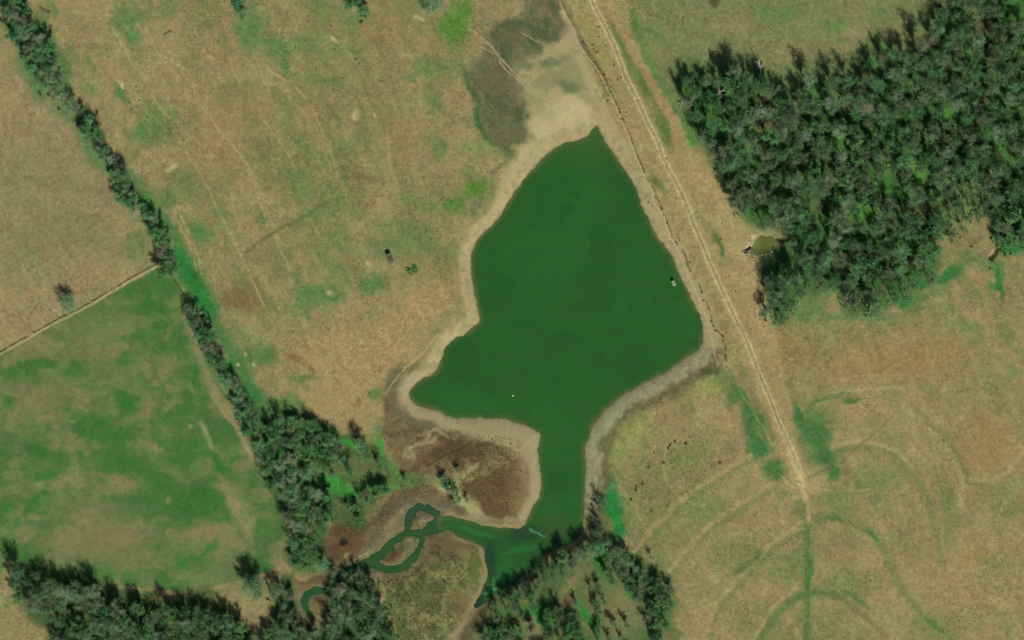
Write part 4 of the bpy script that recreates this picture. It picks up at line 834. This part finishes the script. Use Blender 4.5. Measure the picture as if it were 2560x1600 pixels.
# the remaining trees of the woods, as one mass per wood colouring
def merge_mass(name, lst, label):
    buckets = {}
    for t in lst:
        i = rnd.randrange({'bare': 7, 'sparse': 4, 'leafy': 3, 'round': 2}[t['kind']]); V, Fc, cv, cf = raw_protos[(t['kind'], i)]
        s = t['r'] / 6.0; hz = s * rnd.uniform(.8, 1.1) * HF.get(t['region'], 1.05); an = rnd.uniform(0, 6.28); z = zat(t['x'], t['y'])
        A = np.array([tuple(v) for v in cv], dtype=np.float32); ca, sa = math.cos(an), math.sin(an)
        P = np.stack([(A[:, 0] * ca - A[:, 1] * sa) * s + wx(t['x']), (A[:, 0] * sa + A[:, 1] * ca) * s + wy(t['y']), A[:, 2] * hz + z], 1)
        buckets.setdefault(t['mat'].name, []).append(P)
        tv = [Vector(v) for v in V]
        B = np.array([tuple(v) for v in V], dtype=np.float32)
        PB = np.stack([(B[:, 0] * ca - B[:, 1] * sa) * s + wx(t['x']), (B[:, 0] * sa + B[:, 1] * ca) * s + wy(t['y']), B[:, 2] * hz + z], 1)
        tri = []
        for f in Fc:
            for k in range(1, len(f) - 1): tri += [f[0], f[k], f[k + 1]]
        buckets.setdefault('grey_bark', []).append(PB[tri])
    verts = []; mats = []; mi = []
    for k, (mn, Ps) in enumerate(buckets.items()):
        P = np.concatenate(Ps); verts.append(P); mats.append(bpy.data.materials[mn]); mi.append(np.full(len(P) // 3, k, dtype=np.int32))
    Vv = np.concatenate(verts); me = raw_mesh(name, Vv, 3, np.arange(len(Vv)))
    for m in mats: me.materials.append(m)
    me.polygons.foreach_set("material_index", np.concatenate(mi))
    o = bpy.data.objects.new(name, me); C.objects.link(o)
    tag(o, label, "woodland", None, "stuff"); return o
if mass: merge_mass("woodland", mass, "smaller bare trees and undergrowth filling the woods between the larger trees")


# ------------------------------------------------------------------ shrubs, dead wood
SHRUB = tone_mat("dark_shrub_twigs", (0.045, 0.055, 0.03), (0.09, 0.085, 0.05), 1.0)
SHRUBG = tone_mat("green_shrub_leaves", (0.07, 0.26, 0.06), (0.12, 0.32, 0.08), 1.0)
def shrub_mesh(seed, mat):
    r = random.Random(seed); v = []; f = []
    for k in range(170):
        a = r.uniform(0, 6.28); d = math.sqrt(r.random()) * 0.9; z = r.uniform(0.05, 1.0) * (1.1 - d * .6)
        c = Vector((math.cos(a) * d, math.sin(a) * d, z)); dr = Vector((c.x, c.y, .6 + r.gauss(0, .4))).normalized()
        sd = dr.cross(Vector((r.gauss(0, 1), r.gauss(0, 1), r.gauss(0, 1)))).normalized() * r.uniform(.06, .13)
        b = len(v); v += [c - sd, c + sd, c + dr * r.uniform(.2, .45)]; f.append((b, b + 1, b + 2))
    return pymesh("shrub", v, f, mat)
SH = [shrub_mesh(300 + i, SHRUB) for i in range(4)]; SHG = [shrub_mesh(320 + i, SHRUBG) for i in range(2)]
def shrubs(pts, name, lab, group, size, green=False, cat="shrub"):
    pts = sorted(pts, key=lambda p: p[1])
    for i, (x, y) in enumerate(pts):
        o = bpy.data.objects.new(name, (SHG if green else SH)[rnd.randrange(2)]); C.objects.link(o)
        s = size * rnd.uniform(.75, 1.25); o.scale = (s, s * rnd.uniform(.8, 1.3), s * .9); o.rotation_euler.z = rnd.uniform(0, 6)
        o.location = (wx(x), wy(y), zat(x, y)); tag(o, lab.format(ordw(i + 1)), cat, group)
dam_sh = T(2, 0, (760, 425), (775, 470), (790, 500), (805, 490), (890, 440), (910, 270), (820, 350), (670, 400), (965, 615), (1030, 735), (870, 710), (925, 760), (935, 820), (935, 870), (1012, 1030), (1020, 1065), (1080, 1065), (1035, 1130), (900, 955), (820, 260), (700, 430), (780, 590), (1000, 760), (1460, 1500)) \
    + T(2, 1, (1215, 40), (1250, 120), (1400, 80), (1330, 260), (1360, 350), (1415, 460), (1435, 520), (1465, 600), (1505, 680), (1565, 705), (1575, 735), (1580, 760), (1550, 780), (1680, 970), (1740, 490), (1750, 415), (1290, 405), (1790, 1250), (1810, 1330), (1855, 1400), (1985, 600), (1970, 750), (2110, 1240), (2050, 1100), (1550, 365)) \
    + T(2, 2, (1880, 15), (1905, 60), (1920, 100), (1990, 150), (1998, 200), (2020, 280), (2018, 340))
shrubs(dam_sh, "shrub", "small dark shrub on the dam slope between shore and wood, {} from the top", "small dark shrubs along the dam", 0.52)
past_sh = T(1, 0, (490, 155), (490, 200), (400, 280), (405, 345), (715, 250), (697, 240), (340, 350), (460, 385), (760, 430), (745, 465), (910, 490), (560, 560), (945, 560), (975, 605), (570, 645), (820, 745), (795, 805), (250, 285), (295, 595), (290, 645), (725, 745), (375, 450)) \
    + T(0, 0, (1250, 910), (1225, 970), (1240, 1035), (1290, 1075), (1300, 1010), (1320, 950), (1370, 1140), (1395, 1110), (1180, 820), (1290, 820), (1180, 855)) + T(1, 1, (730, 530), (1940, 1165), (1945, 750), (835, 165))
shrubs(past_sh, "tuft", "tiny dark weed tuft in the middle pasture, {} from the top", "weed tufts in the middle pasture", 0.45, cat="tuft")
shrubs(T(2, 2, (1475, 1215), (1490, 1185), (1540, 1150), (1640, 1170), (1965, 1350), (1290, 1390), (1340, 1255), (1430, 1350)) + T(2, 3, (1175, 60), (1170, 95), (1235, 35), (1125, 185), (1320, 290)), "shrub", "dark low shrub in the pasture south of the reservoir, {} from the top", "low shrubs in the southern pasture", 0.8)
shrubs([(1019, 674), (1026, 680)], "shrub", "low green bush right of the dark shed, {} from the top", "green bushes beside the shed", 1.5, True)
shrubs([(1036, 668), (1038, 676)], "shrub", "rounded dark green bush right of the low bushes by the shed, {} from the top", "green bushes beside the shed", 1.6, True)
shrubs(T(1, 0, (1000, 150), (1035, 158), (995, 208)), "shrub", "small dark shrub below the green tree at the top edge, {} from the top", "shrubs below the top edge tree", 0.8)
shrubs(T(3, 1, (2170, 760), (2150, 800), (2150, 860), (2120, 900), (2100, 925), (2095, 1025), (1920, 820)), "shrub", "dark shrub along the small gully right of the wood, {} from the top", "shrubs along the gully", 0.9)
shrubs(T(0, 0, (470, 895), (510, 925), (380, 880), (560, 1030), (745, 1060), (745, 1190)), "shrub", "dark shrub on the west side of the hedgerow, {} from the top", "shrubs along the hedgerow", 1.4)
# weeds and reeds nobody could count: low tufts scattered thinly over pasture and marsh
def tufts(name, n, box_, dens, hgt, wid, mat, label, seed):
    rs = np.random.RandomState(seed); x = rs.uniform(box_[0], box_[1], n); y = rs.uniform(box_[2], box_[3], n)
    keep = rs.rand(n) < dens(x, y)
    i = np.clip(np.searchsorted(xs, x), 0, W - 1); j = np.clip(np.searchsorted(ys, y), 0, H - 1)
    keep &= (np.minimum(Wd, poold)[j, i] > 14) & (GR[j, i] > 0.5); x = x[keep]; y = y[keep]; z = Z[j, i][keep]; m = len(x)
    P = []
    for k in range(5):
        a = rs.uniform(0, 2 * np.pi, m); h = rs.uniform(.6, 1.2, m) * hgt; w = rs.uniform(.5, 1.2, m) * wid; ox = rs.normal(0, wid, m); oy = rs.normal(0, wid, m)
        c = np.stack([(x - CX) * U + ox, (CY - y) * U + oy, z - .03], 1); sd = np.stack([np.cos(a) * w, np.sin(a) * w, np.zeros(m)], 1)
        tp = c + np.stack([rs.normal(0, .3, m) * hgt, rs.normal(0, .3, m) * hgt, h], 1)
        P.append(np.stack([c - sd, c + sd, tp], 1))
    V_ = np.concatenate(P).reshape(-1, 3); me = raw_mesh(name, V_, 3, np.arange(len(V_)), mat)
    o = bpy.data.objects.new(name, me); C.objects.link(o); tag(o, label, "weeds", None, "stuff")
WEED = tone_mat("dry_weeds", (0.11, 0.11, 0.06), (0.17, 0.15, 0.09), .6)
REED = tone_mat("reddish_reeds", (0.17, 0.11, 0.065), (0.26, 0.19, 0.11), .4)
SEDGE = tone_mat("green_brown_sedge", (0.15, 0.19, 0.08), (0.28, 0.27, 0.14), .4)
def inp(x, y, pts): return inside(x.astype(np.float32), y.astype(np.float32), pts)
tufts("pasture_weeds", 90000, (-60, 2620, -60, 1660), lambda x, y: 0.05 + 0.9 * ss(.5, .72, fbm(x, y, 110, 131, 3)) * (~inp(x, y, SWF)), .38, .16, WEED, "scattered dry weeds speckling the pastures", 5)
tufts("marsh_reeds", 6500, (780, 1360, 990, 1330), lambda x, y: inp(x, y, MARSH) * (0.15 + 0.85 * ss(.42, .6, fbm(x, y, 60, 132, 3))), .45, .22, REED, "dead reddish reeds covering the marsh", 6)
tufts("sedge", 7000, (900, 1240, 1300, 1640), lambda x, y: inp(x, y, TRI) * (0.1 + 0.9 * ss(.42, .58, fbm(x, y, 24, 133, 3))), .5, .26, SEDGE, "rough green and brown sedge on the tongue between the creek and the trees", 7)
UNDER = tone_mat("woodland_undergrowth", (0.09, 0.27, 0.07), (0.20, 0.36, 0.11), .05)
nearg = np.zeros((H, W), dtype=np.float32)
for t_ in trees:
    if t_['region'] not in ('northeast', 'southwest', 'south'): continue
    s_ = crop(t_['x'] - 40, t_['x'] + 40, t_['y'] - 40, t_['y'] + 40)
    nearg[s_] = np.maximum(nearg[s_], 1 - np.hypot(X[s_] - t_['x'], Y[s_] - t_['y']) / 34)
def near(x, y):
    i = np.clip(np.searchsorted(xs, x), 0, W - 1); j = np.clip(np.searchsorted(ys, y), 0, H - 1); return nearg[j, i]
tufts("undergrowth", 80000, (-60, 2620, -60, 1660), lambda x, y: ss(0.25, .65, near(x, y)) * (.12 + .88 * ss(.44, .62, fbm(x, y, 110, 134, 3))), 2.6, .42, UNDER, "green brambles and saplings growing beneath the trees", 8)
# brush line beneath the western fence, uncountable
v = []; f = []
r = random.Random(9); fl = [(-60, 915), (0, 881), (135, 804), (212, 765), (344, 686), (394, 661)]
for i in range(len(fl) - 1):
    L = math.dist(fl[i], fl[i + 1])
    for k in range(int(L * 4)):
        t = r.random(); x = fl[i][0] * (1 - t) + fl[i + 1][0] * t; y = fl[i][1] * (1 - t) + fl[i + 1][1] * t
        if vnoise(np.array([x]), np.array([y]), 14, 5)[0] < 0.38: continue
        x += r.gauss(0, .9); y += r.gauss(0, .9); z = zat(x, y)
        c = Vector((wx(x), wy(y), z)); sd = Vector((r.gauss(0, 1), r.gauss(0, 1), 0)).normalized() * .07
        b = len(v); v += [c - sd, c + sd, c + Vector((r.gauss(0, .2), r.gauss(0, .2), r.uniform(.3, .8)))]; f.append((b, b + 1, b + 2))
o = bpy.data.objects.new("brush", pymesh("brush", v, f, SHRUB)); C.objects.link(o)
tag(o, "thin dark line of dry brush along the western field fence", "brush", None, "stuff")

def deadwood(name, x, y, length, ang, mat, label, cat, rad=0.25, lift=0.3, nb=6, seed=1, rise=0.0):
    r = random.Random(seed); V = []; Fc = []; cv = []; cf = []
    a = math.radians(ang); d = Vector((math.cos(a), math.sin(a), rise)).normalized(); p = Vector((0, 0, lift)) - d * length / 2 * (0 if rise else 1)
    segs = 5; pts = [p]
    for k in range(segs): pts.append(pts[-1] + d * length / segs + Vector((r.gauss(0, .06), r.gauss(0, .06), r.gauss(0, .03))) * length * .3)
    for k in range(segs): tube(V, Fc, pts[k], pts[k + 1], rad * (1 - k / segs * .75), rad * (1 - (k + 1) / segs * .75), 6)
    for k in range(nb):
        b0 = pts[r.randrange(2, segs + 1)]; sg = r.choice((-1, 1)); a2 = a + sg * r.uniform(.4, 1.1)
        e = b0 + Vector((math.cos(a2), math.sin(a2), r.uniform(0, .5))) * length * r.uniform(.2, .42)
        e.z = max(e.z, .08); tube(cv, cf, b0, e, rad * .4, rad * .1, 4)
    root = bpy.data.objects.new(name, None); C.objects.link(root); root.location = (wx(x), wy(y), zat(x, y)); tag(root, label, cat)
    t_ = bpy.data.objects.new("trunk", pymesh("trunk", V, Fc, mat)); C.objects.link(t_); t_.parent = root
    if nb:
        t2 = bpy.data.objects.new("branches", pymesh("branches", cv, cf, mat)); C.objects.link(t2); t2.parent = root
GREYW = tone_mat("weathered_wood", (0.07, 0.065, 0.055), (0.14, 0.13, 0.11), 1.5)
deadwood("fallen_tree", 109, 24, 6.5, -35, GREYW, "grey fallen tree lying beside the top of the western hedgerow", "fallen tree", .2, .4, 16, 3)
deadwood("fallen_tree", 114, 30, 5.5, -20, GREYW, "shorter grey fallen tree lying just below the first one near the hedgerow", "fallen tree", .18, .3, 12, 13)
deadwood("fallen_branch", 420, 82, 5.5, 35, GREYW, "dark fallen branch in the upper left of the middle pasture", "branch", .2, .3, 5, 4)
deadwood("fallen_branch", 952, 202, 4.2, -15, GREYW, "thin dark fallen branch in the middle pasture left of the grey wet ground", "branch", .15, .25, 3, 5)
deadwood("fallen_log", 1670, 1452, 5.5, 50, GREYW, "straight dark log on the tan track end beside the south-east tree belt", "log", .32, .3, 1, 6)
deadwood("fallen_branch", 1995, 1204, 3.6, -30, GREYW, "small pile-like dark branch heap on the left side of the road end", "branch", .14, .3, 14, 7)
for k, (px_, py_, an, ln, lab) in enumerate([(*T(0, 1, (1240, 430))[0], -55, 8, "bleached leaning dead trunk in the middle of the western hedgerow"),
        (*T(2, 0, (1880, 930))[0], 35, 9, "white forked dead tree at the left edge of the north-east wood"), (*T(2, 0, (1800, 1270))[0], -55, 8, "white leaning dead trunk below the forked one at the wood's left edge"),
        (*T(2, 0, (2345, 720))[0], 100, 9, "tall pale dead tree near the wood's upper left corner"), (*T(2, 0, (1840, 860))[0], 95, 6, "short pale dead trunk just above the white forked tree")]):
    deadwood("dead_tree", px_, py_, ln * 1.7, an, PALE, lab, "dead tree", .32, .2, 8, 40 + k, 1.3)

# ------------------------------------------------------------------ built things
def box(v, f, c, s, rot=0.0, bev=0.0):
    cx_, cy_, cz_ = c; sx, sy, sz = (q / 2 for q in s); b = len(v); ca, sa = math.cos(rot), math.sin(rot)
    if bev:
        rings = [(-sz, bev), (-sz + bev, 0), (sz - bev, 0), (sz, bev)]
    else: rings = [(-sz, 0), (sz, 0)]
    for z, ins in rings:
        for x, y in ((-sx + ins, -sy + ins), (sx - ins, -sy + ins), (sx - ins, sy - ins), (-sx + ins, sy - ins)):
            v.append(Vector((cx_ + x * ca - y * sa, cy_ + x * sa + y * ca, cz_ + z)))
    n = len(rings)
    for k in range(n - 1):
        for j in range(4):
            j2 = (j + 1) % 4; f.append((b + k * 4 + j, b + k * 4 + j2, b + k * 4 + 4 + j2, b + k * 4 + 4 + j))
    f.append((b + 3, b + 2, b + 1, b)); t = b + (n - 1) * 4; f.append((t, t + 1, t + 2, t + 3))
def part(root, name, v, f, mat, smooth=False):
    o = bpy.data.objects.new(name, pymesh(name, v, f, mat, smooth)); C.objects.link(o); o.parent = root; return o
def empty(name, x, y, z, rz=0):
    o = bpy.data.objects.new(name, None); C.objects.link(o); o.location = (wx(x), wy(y), z); o.rotation_euler.z = rz; return o
CONC = tone_mat("pale_concrete", (0.33, 0.34, 0.24), (0.27, 0.28, 0.19), 1.5)
CONCD = tone_mat("stained_concrete", (0.16, 0.15, 0.10), (0.10, 0.095, 0.06), 1.5)
STEEL = tone_mat("rusty_steel", (0.06, 0.045, 0.03), (0.11, 0.08, 0.05), 3.0, 0.6, 0.4)
ROOF1 = tone_mat("weathered_brown_roof", (0.10, 0.085, 0.045), (0.07, 0.06, 0.03), 1.2)
ROOF2 = tone_mat("grey_brown_roof", (0.12, 0.11, 0.075), (0.085, 0.08, 0.05), 1.2)
WOODD = tone_mat("dark_boards", (0.07, 0.055, 0.035), (0.04, 0.035, 0.025), 2)
WHITE = tone_mat("white_plastic", (0.62, 0.70, 0.60), (0.56, 0.62, 0.54), 1.0, 0.4, 0.5)
# intake tower in the water: long axis along (0.4,-0.92) in the picture
rz = math.radians(-65)
t = empty("intake_tower", 1684, 708.5, 0, rz)
tag(t, "small pale concrete intake tower standing in the green water near the dam", "intake tower")
v = []; f = []; box(v, f, (0, 0, -0.2), (2.6, 1.5, 4.4), 0, .05); part(t, "tower_wall", v, f, CONCD)
v = []; f = []; box(v, f, (0, 0, 2.12), (3.3, 1.9, .24), 0, .04); part(t, "cover_slab", v, f, CONC)
v = []; f = []; box(v, f, (-0.1, 0.05, 2.29), (.8, .75, .1), 0, .02); h_ = part(t, "hatch", v, f, ROOF2)
v = []; f = []
for k in range(7):
    for sx in (-1, 1): box(v, f, (sx * 1.34, -0.6 + k * .2, 1.2), (.05, .04, 1.5))
part(t, "trash_rack", v, f, STEEL)
# shed in the pasture
t = empty("shed", 975.5, 645, zat(975, 645), math.radians(-66))
tag(t, "small dark brown shed with a patched roof in the open middle pasture", "shed")
v = []; f = []; box(v, f, (0, 0, 1.05), (5.6, 3.0, 2.3)); part(t, "wall", v, f, WOODD)
for k, (x0, w_, m_) in enumerate([(-2.0, 1.9, ROOF2), (0.0, 1.9, ROOF1), (2.0, 1.9, ROOF2)]):
    v = []; f = []
    for sy, sg in ((-.78, 1), (.78, -1)):
        b = len(v); y0, y1 = (-1.6, 0) if sy < 0 else (0, 1.6); zz = (2.2, 2.6) if sy < 0 else (2.6, 2.2)
        for dz in (0, .06):
            v += [Vector((x0 - w_ / 2, y0, zz[0] + dz)), Vector((x0 + w_ / 2, y0, zz[0] + dz)), Vector((x0 + w_ / 2, y1, zz[1] + dz)), Vector((x0 - w_ / 2, y1, zz[1] + dz))]
        f += [(b + 3, b + 2, b + 1, b), (b + 4, b + 5, b + 6, b + 7)] + [(b + j, b + (j + 1) % 4, b + 4 + (j + 1) % 4, b + 4 + j) for j in range(4)]
    part(t, "roof_panel", v, f, m_)
v = []; f = []; box(v, f, (2.63, 0, 1.0), (.06, 1.1, 1.9)); part(t, "door", v, f, ROOF1)
# float on the reservoir
t = empty("float", 1282.5, 989, 0); tag(t, "tiny white float on the green water in the reservoir's lower left bay", "float")
v = []; f = []
for k in range(10):
    a0 = math.pi * k / 10 - math.pi / 2; a1 = math.pi * (k + 1) / 10 - math.pi / 2
    tube(v, f, (0, 0, math.sin(a0) * .34), (0, 0, math.sin(a1) * .34), max(.02, math.cos(a0) * .52), max(.02, math.cos(a1) * .52), 14)
part(t, "float_body", v, f, WHITE, True)
v = []; f = []; tube(v, f, (0, 0, .3), (0, 0, .62), .07, .05, 8); part(t, "ring_post", v, f, STEEL)
# outlet pipe and headwall at the plunge pool
z0 = zat(1862, 632)
t = empty("outlet_pipe", 1870, 626, z0 + .55, math.radians(33)); tag(t, "dark rusty outlet pipe pointing at the olive pool below the dam", "pipe")
v = []; f = []; n = 16
for rr, sgn in ((.52, 1), (.44, -1)):
    b = len(v)
    for x_ in (-2.8, 2.7):
        for k in range(n): a_ = 2 * math.pi * k / n; v.append(Vector((x_, math.cos(a_) * rr, math.sin(a_) * rr)))
    for k in range(n):
        k2 = (k + 1) % n; q = (b + k, b + k2, b + n + k2, b + n + k); f.append(q if sgn > 0 else q[::-1])
for k in range(n):
    k2 = (k + 1) % n; f.append((n + k, n + k2, 3 * n + k2, 3 * n + k))
part(t, "pipe_barrel", v, f, STEEL, True)
v = []; f = []
for k in range(8): tube(v, f, (-2.5 + k * .7, 0, 0), (-2.4 + k * .7, 0, 0), .56, .56, 16)
part(t, "corrugation", v, f, STEEL)
t = empty("headwall", 1861, 633, z0, math.radians(33)); tag(t, "pale concrete headwall with wing walls behind the outlet pipe", "headwall")
v = []; f = []; box(v, f, (-.5, 0, .5), (.5, 2.0, 1.5), 0, .03); part(t, "wall", v, f, WHITE if False else CONC)
v = []; f = []; box(v, f, (1.0, -1.1, .25), (2.6, .3, .9), -.15, .03); part(t, "wing_wall", v, f, CONC)
v = []; f = []; box(v, f, (.6, 1.15, .25), (1.8, .3, .9), .2, .03); part(t, "wing_wall", v, f, CONC)
# rocks round the pool
def rock_mesh(seed):
    r = random.Random(seed); v = []; f = []
    import bmesh
    bm = bmesh.new(); bmesh.ops.create_icosphere(bm, subdivisions=2, radius=.5)
    for q in bm.verts: q.co *= r.uniform(.78, 1.15); q.co.z *= .65
    me = bpy.data.meshes.new("rock"); bm.to_mesh(me); bm.free(); me.materials.append(ROCK); return me
ROCK = tone_mat("pale_rubble", (0.42, 0.38, 0.27), (0.16, 0.14, 0.09), 2.0)
RM = [rock_mesh(60 + i) for i in range(4)]
rocks = T(2, 1, (2290, 895), (2330, 905), (2360, 898), (2400, 890), (2430, 880), (2455, 862), (2480, 835), (2270, 880), (2265, 860), (2210, 905), (2230, 915), (2250, 930), (2195, 890), (2300, 735), (2320, 722), (2260, 800), (2250, 770), (2280, 930), (2290, 960))
for i, (x, y) in enumerate(sorted(rocks, key=lambda p: p[0])):
    o = bpy.data.objects.new("rock", RM[i % 4]); C.objects.link(o); s = rnd.uniform(.8, 1.5); o.scale = (s, s * .8, s); o.rotation_euler.z = rnd.uniform(0, 6)
    o.location = (wx(x), wy(y), zat(x, y) + .1); tag(o, f"rubble rock on the rim of the olive outlet pool, {ordw(i + 1)} from the left", "rock", "rocks round the outlet pool")
# fences
def fence(name, pts, spacing, label, mat, rails, ph=1.3):
    t = empty(name, pts[0][0], pts[0][1], 0); base = t.location.copy(); tag(t, label, "fence")
    Ls = [math.dist(pts[i], pts[i + 1]) for i in range(len(pts) - 1)]; tot = sum(Ls); n = int(tot * U / spacing); P = []
    for k in range(n + 1):
        s_ = tot * k / n; i = 0
        while i < len(Ls) - 1 and s_ > Ls[i]: s_ -= Ls[i]; i += 1
        q_ = s_ / Ls[i]; x = pts[i][0] * (1 - q_) + pts[i + 1][0] * q_; y = pts[i][1] * (1 - q_) + pts[i + 1][1] * q_
        P.append(Vector((wx(x), wy(y), zat(x, y))) - base)
    post_me = None
    for p in P:
        if post_me is None:
            v = []; f = []; tube(v, f, (0, 0, -.3), (0, 0, ph), .09, .08, 6); post_me = pymesh("post", v, f, mat)
        o = bpy.data.objects.new("post", post_me); C.objects.link(o); o.parent = t; o.location = p
    for hgt, rr in rails:
        v = []; f = []
        for k in range(len(P) - 1): tube(v, f, P[k] + Vector((0, 0, hgt)), P[k + 1] + Vector((0, 0, hgt)), rr, rr, 4)
        part(t, "rail" if rr > .02 else "wire", v, f, mat)
fence("wire_fence", [(0, 882), (135, 805), (212, 766), (344, 687), (394, 662)], 5.0, "wire fence between the tan western field and the green field", GREYW, [(.4, .008), (.8, .008), (1.2, .008)])
fence("wire_fence", [(437, 699), (455, 728), (470, 760), (478, 785)], 4.0, "short wire fence closing the gap in the western hedgerow", GREYW, [(.4, .008), (.8, .008), (1.2, .008)])
fence("pipe_fence", [(2022, 1196), (2050, 1184), (2084, 1168)], 3.0, "straight rail fence running right from the road end beside the dark green grass", STEEL, [(.5, .04), (.95, .04), (1.35, .05)], 1.45)
fence("pipe_fence", [(2018, 1192), (2024, 1206)], 1.8, "short rail gate piece on the right side of the road end", STEEL, [(.5, .04), (.95, .04), (1.35, .05)], 1.45)
fence("pipe_fence", [(1944, 1180), (1958, 1192)], 2.0, "short rail fence left of the road end, beside the pale path", STEEL, [(.5, .04), (1.2, .05)], 1.45)
